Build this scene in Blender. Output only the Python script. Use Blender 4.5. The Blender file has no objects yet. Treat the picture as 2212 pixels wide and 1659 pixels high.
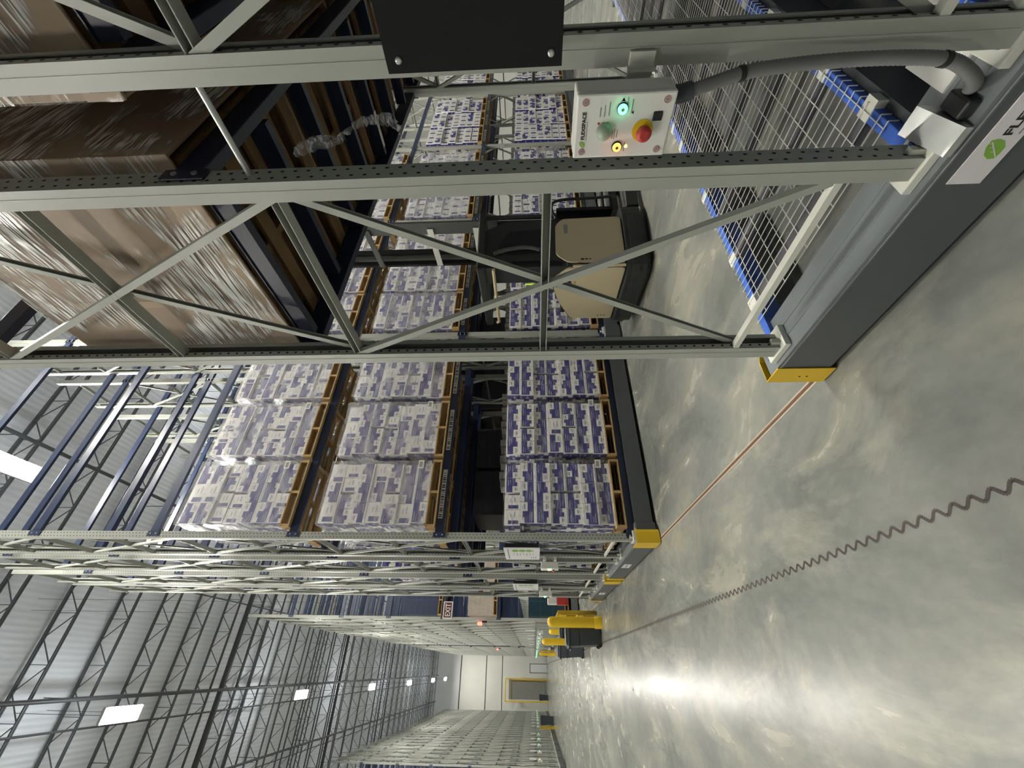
import bpy, bmesh, math, random
from mathutils import Vector, Matrix
random.seed(7)
sc = bpy.context.scene
COL = sc.collection
PI = math.pi

# ------------------------------------------------------------------ materials
def newmat(name):
    m = bpy.data.materials.new(name); m.use_nodes = True
    nt = m.node_tree; b = nt.nodes['Principled BSDF']
    return m, nt, b
def N(nt, t, **kw):
    n = nt.nodes.new(t)
    for k, v in kw.items(): setattr(n, k, v)
    return n
def simple(name, col, rough=.5, metal=0., noise=.06, scale=6., bump=0., spec=.5, emit=None, es=0.):
    m, nt, b = newmat(name)
    b.inputs['Roughness'].default_value = rough
    b.inputs['Metallic'].default_value = metal
    b.inputs['Specular IOR Level'].default_value = spec
    tc = N(nt, 'ShaderNodeTexCoord'); nz = N(nt, 'ShaderNodeTexNoise')
    nz.inputs['Scale'].default_value = scale; nz.inputs['Detail'].default_value = 3
    nt.links.new(tc.outputs['Object'], nz.inputs['Vector'])
    r = N(nt, 'ShaderNodeMapRange')
    r.inputs[3].default_value = 1-noise; r.inputs[4].default_value = 1+noise
    nt.links.new(nz.outputs['Fac'], r.inputs[0])
    mx = N(nt, 'ShaderNodeVectorMath', operation='SCALE'); mx.inputs[0].default_value = col
    nt.links.new(r.outputs[0], mx.inputs['Scale'])
    nt.links.new(mx.outputs[0], b.inputs['Base Color'])
    if bump:
        bp = N(nt, 'ShaderNodeBump'); bp.inputs['Strength'].default_value = bump; bp.inputs['Distance'].default_value = .01
        nt.links.new(nz.outputs['Fac'], bp.inputs['Height']); nt.links.new(bp.outputs[0], b.inputs['Normal'])
    if emit:
        b.inputs['Emission Color'].default_value = (*emit, 1); b.inputs['Emission Strength'].default_value = es
    return m
def film(name, base=.10, streak=.5, sc3=(3, 3, 3), rough=.16, white=.35, lo=.48, hi=.72, bump=.9):
    m, nt, b = newmat(name); nt.nodes.remove(b)
    out = nt.nodes['Material Output']
    tc = N(nt, 'ShaderNodeTexCoord'); mp = N(nt, 'ShaderNodeMapping'); mp.inputs['Scale'].default_value = sc3
    nz = N(nt, 'ShaderNodeTexNoise'); nz.inputs['Scale'].default_value = 3; nz.inputs['Detail'].default_value = 6; nz.inputs['Distortion'].default_value = .6
    nt.links.new(tc.outputs['Object'], mp.inputs[0]); nt.links.new(mp.outputs[0], nz.inputs['Vector'])
    r = N(nt, 'ShaderNodeMapRange'); r.inputs[1].default_value = lo; r.inputs[2].default_value = hi
    r.inputs[3].default_value = base; r.inputs[4].default_value = base+streak
    nt.links.new(nz.outputs['Fac'], r.inputs[0])
    bp = N(nt, 'ShaderNodeBump'); bp.inputs['Strength'].default_value = bump; bp.inputs['Distance'].default_value = .03
    nt.links.new(nz.outputs['Fac'], bp.inputs['Height'])
    gl = N(nt, 'ShaderNodeBsdfGlossy'); gl.inputs['Roughness'].default_value = rough; gl.inputs['Color'].default_value = (.9, .9, .92, 1)
    df = N(nt, 'ShaderNodeBsdfDiffuse'); df.inputs['Color'].default_value = (.8, .8, .84, 1)
    nt.links.new(bp.outputs[0], gl.inputs['Normal'])
    m1 = N(nt, 'ShaderNodeMixShader'); m1.inputs[0].default_value = white
    nt.links.new(gl.outputs[0], m1.inputs[1]); nt.links.new(df.outputs[0], m1.inputs[2])
    tr = N(nt, 'ShaderNodeBsdfTransparent')
    m2 = N(nt, 'ShaderNodeMixShader'); nt.links.new(r.outputs[0], m2.inputs[0])
    nt.links.new(tr.outputs[0], m2.inputs[1]); nt.links.new(m1.outputs[0], m2.inputs[2])
    nt.links.new(m2.outputs[0], out.inputs['Surface'])
    return m

M = {}
UPGLOW = 40
M['post'] = simple('grey_enamel', (.36, .375, .335), .38, 0, .05, 4)
M['foot'] = simple('pale_footplate', (.62, .63, .56), .45)
M['hole'] = simple('dark_hole', (.012, .012, .012), .9)
M['base'] = simple('charcoal_steel', (.085, .092, .096), .42, .1, .10, 5)
M['basetop'] = simple('slate_steel', (.22, .24, .25), .36, .3, .12, 5)
M['yellow'] = simple('safety_yellow', (.70, .46, .015), .42)
M['ydark'] = simple('aged_yellow', (.45, .30, .02), .5)
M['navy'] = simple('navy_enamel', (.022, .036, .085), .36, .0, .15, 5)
M['navyshaded'] = simple('shaded_navy_enamel', (.011, .017, .042), .4, 0, .15, 5)  # navy darkened to paint in the shade under the foreground shelves
M['blue'] = simple('bright_blue_enamel', (.05, .14, .56), .34)
M['wire'] = simple('zinc_wire', (.74, .74, .69), .4, .25)
M['galv'] = simple('galvanised_steel', (.55, .57, .56), .32, .7, .18, 14)
M['deckch'] = simple('shaded_channel', (.10, .10, .11), .55, .2)  # dark tone stands for the shadowed inside of the deck channels
M['white'] = simple('white_sheet', (.72, .72, .68), .45, 0, .02)
M['sign'] = simple('white_sign_face', (.68, .67, .68), .5, 0, .02)
M['black'] = simple('black_plastic', (.012, .013, .014), .42)
M['blackp'] = simple('black_panel', (.006, .007, .008), .30, spec=.3)
M['ink'] = simple('black_ink', (.015, .015, .017), .6)
M['gink'] = simple('grey_ink', (.22, .22, .24), .6)
M['green'] = simple('leaf_green', (.22, .42, .06), .5)
M['red'] = simple('signal_red', (.42, .035, .03), .4)
M['maroon'] = simple('exit_maroon', (.11, .012, .014), .5)
M['orange'] = simple('beacon_orange', (.75, .12, .02), .4)
M['lime'] = simple('glowing_hi_vis_lime', (.62, .95, .05), .5, emit=(.6, .95, .05), es=.25)  # slight emission paints brightness into the strips, which are no lamp
M['carton'] = simple('white_carton', (.80, .79, .75), .55, 0, .04)
M['indigo'] = simple('indigo_print', (.035, .032, .20), .5, 0, .12, 3)
M['print'] = simple('pale_print', (.30, .29, .42), .55)
M['shadowgoods'] = simple('shadow_black_goods', (.035, .034, .04), .5)  # near-black colour paints in the shade deep inside the racks
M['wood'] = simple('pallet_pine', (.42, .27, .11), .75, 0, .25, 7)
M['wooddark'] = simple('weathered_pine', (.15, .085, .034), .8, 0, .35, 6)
M['kraft'] = simple('kraft_cardboard', (.30, .205, .128), .7, 0, .12, 3)
M['kraft2'] = simple('tan_cardboard', (.37, .265, .165), .7, 0, .12, 3)
M['teal'] = simple('teal_plastic', (.005, .028, .045), .45)
M['beigewrap'] = simple('beige_wrapped_goods', (.36, .31, .26), .4, 0, .3, 9, .4)
M['cream'] = simple('truck_cream', (.50, .43, .28), .38, 0, .03)
M['truck'] = simple('truck_charcoal', (.022, .024, .024), .45, 0, .1)
M['mast'] = simple('mast_grey', (.10, .105, .10), .40, .3)
M['mastblack'] = simple('mast_black', (.010, .011, .012), .35, .3)
M['brass'] = simple('cream_tube', (.62, .52, .30), .3, .2)
M['conduit'] = simple('grey_conduit', (.17, .17, .175), .5)
M['bin'] = simple('slate_bin_plastic', (.040, .050, .060), .5)
M['joist'] = simple('joist_steel', (.085, .094, .102), .5, .1)
M['pipe'] = simple('sprinkler_pipe', (.045, .048, .052), .5, .1)
M['lamp_g'] = simple('green_lamp', (.1, .9, .4), .3, emit=(.04, 1., .40), es=13)
M['lamp_r'] = simple('red_lamp', (.9, .2, .05), .3, emit=(1., .15, .02), es=11)
M['lamp_y'] = simple('amber_lamp', (.9, .7, .1), .3, emit=(1., .75, .1), es=6)
M['lamp_gf'] = simple('far_green_lamp', (.1, .9, .4), .3, emit=(.10, 1., .40), es=14)
M['strobe'] = simple('red_strobe', (.9, .1, .08), .3, emit=(1., .10, .06), es=5)
M['led'] = simple('led_diffuser', (.9, .9, .9), .5, emit=(1., .965, .87), es=440)
M['added_upglow'] = simple('added_upglow_panel', (.9, .9, .9), .5, emit=(.93, .97, 1.), es=UPGLOW)
M['housing'] = simple('lamp_housing', (.5, .5, .5), .4, .4)
M['dome'] = simple('greenish_dome', (.30, .36, .28), .12)
M['mbase'] = simple('red_stripe_carton', (.45, .16, .14), .55, 0, .2, 5)
M['film'] = film('stretch_film', .06, .40, (2.2, 2.2, 9), .15, .60)
M['filmwhite'] = film('cloudy_film', .16, .40, (1.1, 1.1, 2.2), .16, .72, .36, .70, .6)
def glint_film():
    m, nt, b = newmat('glint_streaked_film'); nt.nodes.remove(b); L = nt.links; out = nt.nodes['Material Output']
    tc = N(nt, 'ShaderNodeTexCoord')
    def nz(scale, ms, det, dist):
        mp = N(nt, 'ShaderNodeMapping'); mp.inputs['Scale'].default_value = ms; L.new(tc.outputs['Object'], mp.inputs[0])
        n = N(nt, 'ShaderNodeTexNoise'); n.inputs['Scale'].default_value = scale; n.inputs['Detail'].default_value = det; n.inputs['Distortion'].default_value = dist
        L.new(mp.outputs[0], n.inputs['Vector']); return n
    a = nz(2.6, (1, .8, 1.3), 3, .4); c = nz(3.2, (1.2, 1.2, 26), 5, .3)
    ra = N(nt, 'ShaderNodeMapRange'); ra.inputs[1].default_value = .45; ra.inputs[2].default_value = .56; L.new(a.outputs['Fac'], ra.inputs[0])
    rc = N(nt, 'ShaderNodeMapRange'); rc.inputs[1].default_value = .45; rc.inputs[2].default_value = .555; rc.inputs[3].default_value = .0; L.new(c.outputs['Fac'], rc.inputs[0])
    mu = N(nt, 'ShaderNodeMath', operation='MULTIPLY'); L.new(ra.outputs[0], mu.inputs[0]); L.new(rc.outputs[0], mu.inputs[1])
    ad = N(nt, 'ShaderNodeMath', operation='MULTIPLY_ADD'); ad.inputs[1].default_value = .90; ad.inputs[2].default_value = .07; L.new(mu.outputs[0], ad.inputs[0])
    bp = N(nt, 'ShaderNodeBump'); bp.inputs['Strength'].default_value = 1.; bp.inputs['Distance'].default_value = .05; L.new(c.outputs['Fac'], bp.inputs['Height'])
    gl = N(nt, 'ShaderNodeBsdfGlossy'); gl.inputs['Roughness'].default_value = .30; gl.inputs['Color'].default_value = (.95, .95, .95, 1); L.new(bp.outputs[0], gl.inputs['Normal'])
    df = N(nt, 'ShaderNodeBsdfDiffuse'); df.inputs['Color'].default_value = (.95, .95, .93, 1)  # white diffuse share paints the film's bright glints into its streaks
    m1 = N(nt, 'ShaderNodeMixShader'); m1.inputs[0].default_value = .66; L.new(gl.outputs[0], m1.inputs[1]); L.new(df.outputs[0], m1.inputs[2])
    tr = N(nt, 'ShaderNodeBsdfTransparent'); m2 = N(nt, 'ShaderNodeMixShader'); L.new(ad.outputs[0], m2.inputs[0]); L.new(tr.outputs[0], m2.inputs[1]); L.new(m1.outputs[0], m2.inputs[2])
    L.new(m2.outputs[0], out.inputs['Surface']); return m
M['filmglint'] = glint_film()
M['filmtail'] = film('film_tail', .22, .75, (9, 9, 22), .14, .40, .45, .62, 1.0)

for k_ in ('lamp_gf', 'lamp_y', 'strobe', 'lime'): M[k_].cycles.emission_sampling = 'NONE'
def floor_mat():
    m, nt, b = newmat('polished_concrete'); L = nt.links
    tc = N(nt, 'ShaderNodeTexCoord')
    def noise(scale, mscale, det=6, dist=.0):
        mp = N(nt, 'ShaderNodeMapping'); mp.inputs['Scale'].default_value = mscale
        L.new(tc.outputs['Object'], mp.inputs[0])
        n = N(nt, 'ShaderNodeTexNoise'); n.inputs['Scale'].default_value = scale; n.inputs['Detail'].default_value = det; n.inputs['Distortion'].default_value = dist
        n.inputs['Roughness'].default_value = .6
        L.new(mp.outputs[0], n.inputs['Vector']); return n
    n1 = noise(1.1, (1, .6, 1), 9, .5); n2 = noise(1.9, (1, .42, 1), 10, .7); n3 = noise(14, (1, .6, 1), 4)
    cr = N(nt, 'ShaderNodeValToRGB'); e = cr.color_ramp.elements
    e[0].position = .30; e[0].color = (.125, .133, .122, 1)
    e[1].position = .72; e[1].color = (.275, .268, .222, 1)
    k = cr.color_ramp.elements.new(.52); k.color = (.190, .198, .180, 1)
    L.new(n1.outputs['Fac'], cr.inputs[0])
    cr2 = N(nt, 'ShaderNodeValToRGB'); e = cr2.color_ramp.elements
    e[0].position = .50; e[0].color = (0, 0, 0, 1); e[1].position = .68; e[1].color = (1, 1, 1, 1)
    L.new(n2.outputs['Fac'], cr2.inputs[0])
    mx = N(nt, 'ShaderNodeMixRGB'); mx.inputs[2].default_value = (.40, .385, .30, 1)
    sc_ = N(nt, 'ShaderNodeMath', operation='MULTIPLY'); sc_.inputs[1].default_value = .55
    L.new(cr2.outputs[0], sc_.inputs[0]); L.new(sc_.outputs[0], mx.inputs[0]); L.new(cr.outputs[0], mx.inputs[1])
    mr = N(nt, 'ShaderNodeMapRange'); mr.inputs[3].default_value = .80; mr.inputs[4].default_value = 1.20
    L.new(n3.outputs['Fac'], mr.inputs[0])
    vs = N(nt, 'ShaderNodeVectorMath', operation='SCALE'); L.new(mx.outputs[0], vs.inputs[0]); L.new(mr.outputs[0], vs.inputs['Scale'])
    L.new(vs.outputs[0], b.inputs['Base Color'])
    rr = N(nt, 'ShaderNodeMapRange'); rr.inputs[3].default_value = .17; rr.inputs[4].default_value = .34
    L.new(n2.outputs['Fac'], rr.inputs[0]); L.new(rr.outputs[0], b.inputs['Roughness'])
    b.inputs['Specular IOR Level'].default_value = .38
    bp = N(nt, 'ShaderNodeBump'); bp.inputs['Strength'].default_value = .05; bp.inputs['Distance'].default_value = .02
    L.new(n2.outputs['Fac'], bp.inputs['Height']); L.new(bp.outputs[0], b.inputs['Normal'])
    return m
M['floor'] = floor_mat()
def deck_mat():
    m, nt, b = newmat('corrugated_deck'); L = nt.links
    tc = N(nt, 'ShaderNodeTexCoord'); w = N(nt, 'ShaderNodeTexWave', wave_type='BANDS', bands_direction='X')
    w.inputs['Scale'].default_value = 2.0
    L.new(tc.outputs['Object'], w.inputs['Vector'])
    cr = N(nt, 'ShaderNodeValToRGB'); e = cr.color_ramp.elements
    e[0].color = (.66, .68, .71, 1); e[1].color = (.72, .74, .77, 1); L.new(w.outputs['Fac'], cr.inputs[0]); L.new(cr.outputs[0], b.inputs['Base Color'])
    bp = N(nt, 'ShaderNodeBump'); bp.inputs['Strength'].default_value = .3; bp.inputs['Distance'].default_value = .05
    L.new(w.outputs['Fac'], bp.inputs['Height']); L.new(bp.outputs[0], b.inputs['Normal'])
    b.inputs['Roughness'].default_value = .6
    return m
M['deck'] = deck_mat()
M['wall'] = simple('wall_panel_paint', (.60, .61, .57), .6, 0, .06, .6)
M['wallhi'] = simple('upper_wall_panel', (.66, .68, .70), .6, 0, .03, .6)
M['seam'] = simple('dark_seam', (.06, .06, .06), .7)

# ------------------------------------------------------------------ mesh builder
class MB:
    def __init__(s): s.v = []; s.f = []; s.m = []; s.sm = []
    def add(s, vs, fs, mat=0, smooth=False):
        o = len(s.v); s.v += [tuple(p) for p in vs]
        for f in fs: s.f.append(tuple(i+o for i in f)); s.m.append(mat); s.sm.append(smooth)
    def box(s, x0, x1, y0, y1, z0, z1, mat=0, ch=0.):
        if ch:
            return s.cbox(x0, x1, y0, y1, z0, z1, mat, ch)
        s.add([(x0, y0, z0), (x1, y0, z0), (x1, y1, z0), (x0, y1, z0), (x0, y0, z1), (x1, y0, z1), (x1, y1, z1), (x0, y1, z1)],
              [(0, 3, 2, 1), (4, 5, 6, 7), (0, 1, 5, 4), (1, 2, 6, 5), (2, 3, 7, 6), (3, 0, 4, 7)], mat)
    def cbox(s, x0, x1, y0, y1, z0, z1, mat, ch):
        bm = bmesh.new()
        r = bmesh.ops.create_cube(bm, size=1)
        for v in bm.verts:
            v.co = Vector(((x0+x1)/2+v.co.x*(x1-x0), (y0+y1)/2+v.co.y*(y1-y0), (z0+z1)/2+v.co.z*(z1-z0)))
        bmesh.ops.bevel(bm, geom=list(bm.edges), offset=ch, segments=2, affect='EDGES', profile=.5)
        bm.verts.index_update()
        s.add([v.co[:] for v in bm.verts], [[v.index for v in f.verts] for f in bm.faces], mat)
        bm.free()
    def quad(s, a, b, c, d, mat=0): s.add([a, b, c, d], [(0, 1, 2, 3)], mat)
    def frame(s, p, q, up=(0, 0, 1)):
        p = Vector(p); q = Vector(q); d = (q-p).normalized(); u = Vector(up)
        if abs(d.dot(u)) > .98: u = Vector((1, 0, 0))
        sd = d.cross(u).normalized(); u = sd.cross(d).normalized()
        return p, q, d, sd, u
    def bar(s, p, q, w, h, mat=0, up=(0, 0, 1)):
        p, q, d, sd, u = s.frame(p, q, up)
        vs = []
        for c in (p, q):
            for a, b in ((-1, -1), (1, -1), (1, 1), (-1, 1)): vs.append(c+sd*a*w/2+u*b*h/2)
        s.add(vs, [(0, 1, 2, 3), (7, 6, 5, 4), (0, 4, 5, 1), (1, 5, 6, 2), (2, 6, 7, 3), (3, 7, 4, 0)], mat)
    def chan(s, p, q, w, h, t=.004, mat=0, up=(0, 0, 1)):
        # C-channel: web at -sd side
        p, q, d, sd, u = s.frame(p, q, up)
        prof = [(-w/2, -h/2), (w/2, -h/2), (w/2, -h/2+t), (-w/2+t, -h/2+t), (-w/2+t, h/2-t), (w/2, h/2-t), (w/2, h/2), (-w/2, h/2)]
        vs = [c+sd*a+u*b for c in (p, q) for a, b in prof]; n = len(prof)
        fs = [(i, (i+1) % n, (i+1) % n+n, i+n) for i in range(n)]
        fs += [(0, 3, 2, 1), (0, 7, 4, 3), (7, 6, 5, 4), (n, n+1, n+2, n+3), (n, n+3, n+4, n+7), (n+4, n+5, n+6, n+7)]
        s.add(vs, fs, mat)
    def tube(s, pts, r, n=10, mat=0, cap=True, radii=None):
        pts = [Vector(p) for p in pts]; vs = []; k = len(pts)
        prev = None
        for i, p in enumerate(pts):
            d = (pts[min(i+1, k-1)]-pts[max(i-1, 0)]).normalized()
            if prev is None:
                u = Vector((0, 0, 1)) if abs(d.z) < .9 else Vector((1, 0, 0))
                a = d.cross(u).normalized()
            else:
                a = (prev-d*prev.dot(d)).normalized()
            prev = a; b = d.cross(a); rr = radii[i] if radii else r
            for j in range(n):
                t = 2*PI*j/n; vs.append(p+a*math.cos(t)*rr+b*math.sin(t)*rr)
        fs = [(i*n+j, i*n+(j+1) % n, (i+1)*n+(j+1) % n, (i+1)*n+j) for i in range(k-1) for j in range(n)]
        s.add(vs, fs, mat, True)
        if cap:
            s.add([vs[j] for j in range(n)], [tuple(reversed(range(n)))], mat); s.add([vs[(k-1)*n+j] for j in range(n)], [tuple(range(n))], mat)
    def prism(s, poly, a, b, axis, mat=0, smooth=False):
        # poly: 2-D points; axis X: (y,z) extruded along x; Y: (x,z); Z: (x,y)
        def P(u, v, w): return {'X': (w, u, v), 'Y': (u, w, v), 'Z': (u, v, w)}[axis]
        n = len(poly); vs = [P(u, v, a) for u, v in poly]+[P(u, v, b) for u, v in poly]
        s.add(vs, [(i, (i+1) % n, (i+1) % n+n, i+n) for i in range(n)], mat, smooth)
        s.add(vs[:n], [tuple(reversed(range(n)))], mat); s.add(vs[n:], [tuple(range(n))], mat)
    def disc(s, c, nrm, r, n=12, mat=0, t=.0, sx=1.):
        nrm = Vector(nrm).normalized(); u = Vector((0, 0, 1)) if abs(nrm.z) < .9 else Vector((1, 0, 0))
        a = u.cross(nrm).normalized(); b = nrm.cross(a); c = Vector(c)
        ring = [a*math.cos(2*PI*i/n)*r*sx+b*math.sin(2*PI*i/n)*r for i in range(n)]
        s.add([c+p+nrm*t for p in ring], [tuple(range(n))], mat)
        if t:
            s.add([c+p for p in ring]+[c+p+nrm*t for p in ring], [(i, (i+1) % n, (i+1) % n+n, i+n) for i in range(n)], mat)
    def ring(s, c, nrm, r0, r1, n=16, mat=0, t=.002):
        nrm = Vector(nrm).normalized(); u = Vector((0, 0, 1)) if abs(nrm.z) < .9 else Vector((1, 0, 0))
        a = u.cross(nrm).normalized(); b = nrm.cross(a); c = Vector(c)
        P = lambda r, i, h: c+a*math.cos(2*PI*i/n)*r+b*math.sin(2*PI*i/n)*r+nrm*h
        vs = [P(r0, i, t) for i in range(n)]+[P(r1, i, t) for i in range(n)]+[P(r1, i, 0) for i in range(n)]
        s.add(vs, [(i, n+i, n+(i+1) % n, (i+1) % n) for i in range(n)]+[(n+i, 2*n+i, 2*n+(i+1) % n, n+(i+1) % n) for i in range(n)], mat)
    def lathe(s, c, prof, n=20, mat=0, axis=(0, 0, 1)):
        ax = Vector(axis).normalized(); u = Vector((0, 0, 1)) if abs(ax.z) < .9 else Vector((1, 0, 0))
        a = u.cross(ax).normalized(); b = ax.cross(a); c = Vector(c); vs = []
        for r, h in prof:
            for i in range(n): vs.append(c+a*math.cos(2*PI*i/n)*r+b*math.sin(2*PI*i/n)*r+ax*h)
        k = len(prof)
        s.add(vs, [(i*n+j, i*n+(j+1) % n, (i+1)*n+(j+1) % n, (i+1)*n+j) for i in range(k-1) for j in range(n)], mat, True)
        s.add(vs[(k-1)*n:], [tuple(range(n))], mat); s.add(vs[:n], [tuple(reversed(range(n)))], mat)
    def mesh(s, name, mats):
        me = bpy.data.meshes.new(name); me.from_pydata(s.v, [], s.f)
        for x in mats: me.materials.append(M[x])
        me.polygons.foreach_set('material_index', s.m); me.polygons.foreach_set('use_smooth', s.sm)
        me.update(); return me

def obj(name, me, parent=None, loc=(0, 0, 0), rotz=0.):
    o = bpy.data.objects.new(name, me); COL.objects.link(o); o.location = loc; o.rotation_euler = (0, 0, rotz)
    if parent: o.parent = parent
    return o
def part(name, mb, mats, parent, label=None):
    if isinstance(mats, str): mats = [mats]
    o = obj(name, mb.mesh(name, mats), parent)
    if label: o['label'] = label
    return o
def tag(o, label, cat, group=None):
    o['label'] = label; o['category'] = cat
    if group: o['group'] = group
    return o
def thing(name, label, cat, loc=(0, 0, 0), rotz=0., group=None):
    o = obj(name, None, None, loc, rotz); o.empty_display_size = .1
    return tag(o, label, cat, group)
def single(name, mb, mats, label, cat, group=None, loc=(0, 0, 0), rotz=0.):
    if isinstance(mats, str): mats = [mats]
    return tag(obj(name, mb.mesh(name, mats), None, loc, rotz), label, cat, group)
def struct(name, mb, mats):
    if isinstance(mats, str): mats = [mats]
    o = obj(name, mb.mesh(name, mats)); o['kind'] = 'structure'; return o
def copytree(o, parent=None):
    c = o.copy(); COL.objects.link(c)
    if parent: c.parent = parent
    for ch in list(o.children): copytree(ch, c)
    return c
def textmesh(txt, size, name='lettering', mat='ink', ext=.0006):
    cu = bpy.data.curves.new(name, 'FONT'); cu.body = txt; cu.size = size; cu.extrude = ext; cu.offset = size*.02
    to = bpy.data.objects.new(name, cu); COL.objects.link(to)
    bpy.context.view_layer.update()
    dg = bpy.context.evaluated_depsgraph_get()
    me = bpy.data.meshes.new_from_object(to.evaluated_get(dg)); bpy.data.objects.remove(to)
    me.materials.clear(); me.materials.append(M[mat]); me.name = name
    return me
# matrices that lay text out on faces seen from outside
FACE_NX = Matrix(((0, 0, -1, 0), (-1, 0, 0, 0), (0, 1, 0, 0), (0, 0, 0, 1)))   # on a -X face: text right = -Y, up = Z
FACE_NY = Matrix(((1, 0, 0, 0), (0, 0, -1, 0), (0, 1, 0, 0), (0, 0, 0, 1)))   # on a -Y face: text right = +X, up = Z
def text_on(txt, size, loc, face, parent, mat='ink', name='lettering', stretch=1.):
    me = textmesh(txt, size, name, mat); me.transform(face @ Matrix.Diagonal((stretch, 1, 1, 1)))
    o = obj(name, me, parent, loc); return o

ORD = ['zeroth', 'first', 'second', 'third', 'fourth', 'fifth', 'sixth', 'seventh', 'eighth', 'ninth', 'tenth', 'eleventh', 'twelfth', 'thirteenth', 'fourteenth', 'fifteenth', 'sixteenth', 'seventeenth', 'eighteenth', 'nineteenth', 'twentieth']
def nth(i):
    if i <= 20: return ORD[i]
    t = ['', '', 'twenty', 'thirty', 'forty', 'fifty'][i//10]
    return t+('-'+ORD[i % 10] if i % 10 else 'th')

# ------------------------------------------------------------------ camera
th, ph, ro, FPX = 0.6105932, 0.0463168, -0.0123842, 880.02
F = Vector((math.sin(th)*math.cos(ph), math.cos(th)*math.cos(ph), math.sin(ph)))
R0 = Vector((math.cos(th), -math.sin(th), 0)); U0 = R0.cross(F)
Rr = R0*math.cos(ro)+U0*math.sin(ro); Uu = -R0*math.sin(ro)+U0*math.cos(ro)
cd = bpy.data.cameras.new('camera'); cam = bpy.data.objects.new('camera', cd); COL.objects.link(cam)
cd.sensor_fit = 'HORIZONTAL'; cd.sensor_width = 36; cd.lens = FPX/2212*36; cd.clip_start = .02; cd.clip_end = 400
mw = Matrix.Identity(4)
for i, a in enumerate((-Uu, Rr, -F)):
    for j in range(3): mw[j][i] = a[j]
mw.translation = (0, 0, 1.7)
cam.matrix_world = mw
sc.camera = cam

# ------------------------------------------------------------------ setting
X0 = 1.40          # corridor face of the right-hand racks
XL = -4.42         # corridor face of the left-hand racks
YW = 68.3          # far wall
ZC = 15.7
mb = MB(); mb.add([(-26, -12, 0), (34, -12, 0), (34, 90, 0), (-26, 90, 0)], [(0, 1, 2, 3)]); struct('floor', mb, 'floor')
mb = MB(); mb.add([(-26, -12, ZC), (-26, 90, ZC), (34, 90, ZC), (34, -12, ZC)], [(0, 1, 2, 3)]); struct('ceiling', mb, 'deck')
mb = MB()
dx0, dx1, dz = -3.35, -1.2, 5.15
for z0, z1, mt in ((0, 6.05, 0), (6.15, 8.25, 0), (8.37, 11.75, 0), (11.9, ZC, 1)):
    for x0, x1 in ((-26, dx0), (dx1, 34)): mb.box(x0, x1, YW, YW+.3, z0, z1, mt)
    if z0 == 0: mb.box(dx0, dx1, YW, YW+.3, dz, z1, mt)
    else: mb.box(dx0, dx1, YW, YW+.3, z0, z1, mt)
for z in (6.05, 8.25, 11.75): mb.box(-26, 34, YW+.06, YW+.28, z, z+.16, 2)
struct('wall_far', mb, ['wall', 'wallhi', 'seam'])
mb = MB(); mb.box(-26, 34, 88, 88.3, 0, ZC, 0); struct('wall_back', mb, ['wall'])
mb = MB(); mb.box(-26.3, -26, -12, 90, 0, ZC, 0); struct('wall_left', mb, ['wall'])
mb = MB(); mb.box(34, 34.3, -12, 90, 0, ZC, 0); struct('wall_right', mb, ['wall'])
mb = MB(); mb.box(-6.5, -6.2, YW+.35, 88, 0, 9); struct('wall_passage', mb, ['wall'])
# door on the far wall
mb = MB()
for a in ((-.45, .62, 2.28, 2.36), (-.45, -.37, 0, 2.28), (.54, .62, 0, 2.28)): mb.box(a[0], a[1], YW-.06, YW-.002, a[2], a[3], 1)
mb.box(-.37, .54, YW-.03, YW-.002, 0.01, 2.28, 0)
struct('door_1', mb, ['wallhi', 'base'])
# floor rail and saw-tooth joint
mb = MB()
mb.box(1.426, 1.440, -2, 66, .0005, .0025, 0); mb.box(1.440, 1.460, -2, 66, .0005, .0045, 1); mb.box(1.460, 1.474, -2, 66, .0005, .0025, 0)
M['rust'] = simple('rusty_rail', (.12, .055, .03), .6, .2, .3, 20); M['grout'] = simple('rail_grout', (.36, .31, .23), .8)
o = struct('trim_1', mb, ['grout', 'rust'])
mb = MB(); y = .8; pts = []
while y < 66:
    st = .0075 if y < 8 else (.03 if y < 20 else .12)
    amp = .017
    pts.append((.56+amp*math.sin(2*PI*y/.0845)+.0006*y, y)); y += st
w = .0075
for (a, b), (c, d) in zip(pts, pts[1:]):
    t = Vector((c-a, d-b)).normalized(); n = Vector((-t.y, t.x))*w*(1+.02*b)
    mb.quad((a-n.x, b-n.y, .0012), (a+n.x, b+n.y, .0012), (c+n.x, d+n.y, .0012), (c-n.x, d-n.y, .0012))
M['joint'] = simple('joint_filler', (.055, .045, .04), .8)
struct('trim_2', mb, ['joint'])
# roof joists
mb = MB(); zt, zb = ZC-.12, ZC-.72; xa, xb = -22, 30
for z, w_ in ((zt, .10), (zb, .085)):
    mb.box(xa, xb, -w_/2, -.010, z-.022, z+.022); mb.box(xa, xb, .010, w_/2, z-.022, z+.022)
x = xa; k = 0; pw = 1.25
while x < xb-pw:
    mb.bar((x, 0, zt), (x+pw/2, 0, zb), .022, .022); mb.bar((x+pw/2, 0, zb), (x+pw, 0, zt), .022, .022); mb.bar((x+pw/2, 0, zb), (x+pw/2, 0, zt), .016, .016)
    x += pw
jm = mb.mesh('roof_joist', ['joist'])
y = 2.05; i = 0
while y < YW:
    o = obj('roof_joist', jm, None, (0, y, 0)); o['kind'] = 'structure'; y += 1.82; i += 1
for yy in (23.0, 30.3, 45.0): o = obj('roof_joist', jm, None, (0, yy, 0)); o['kind'] = 'structure'
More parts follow.
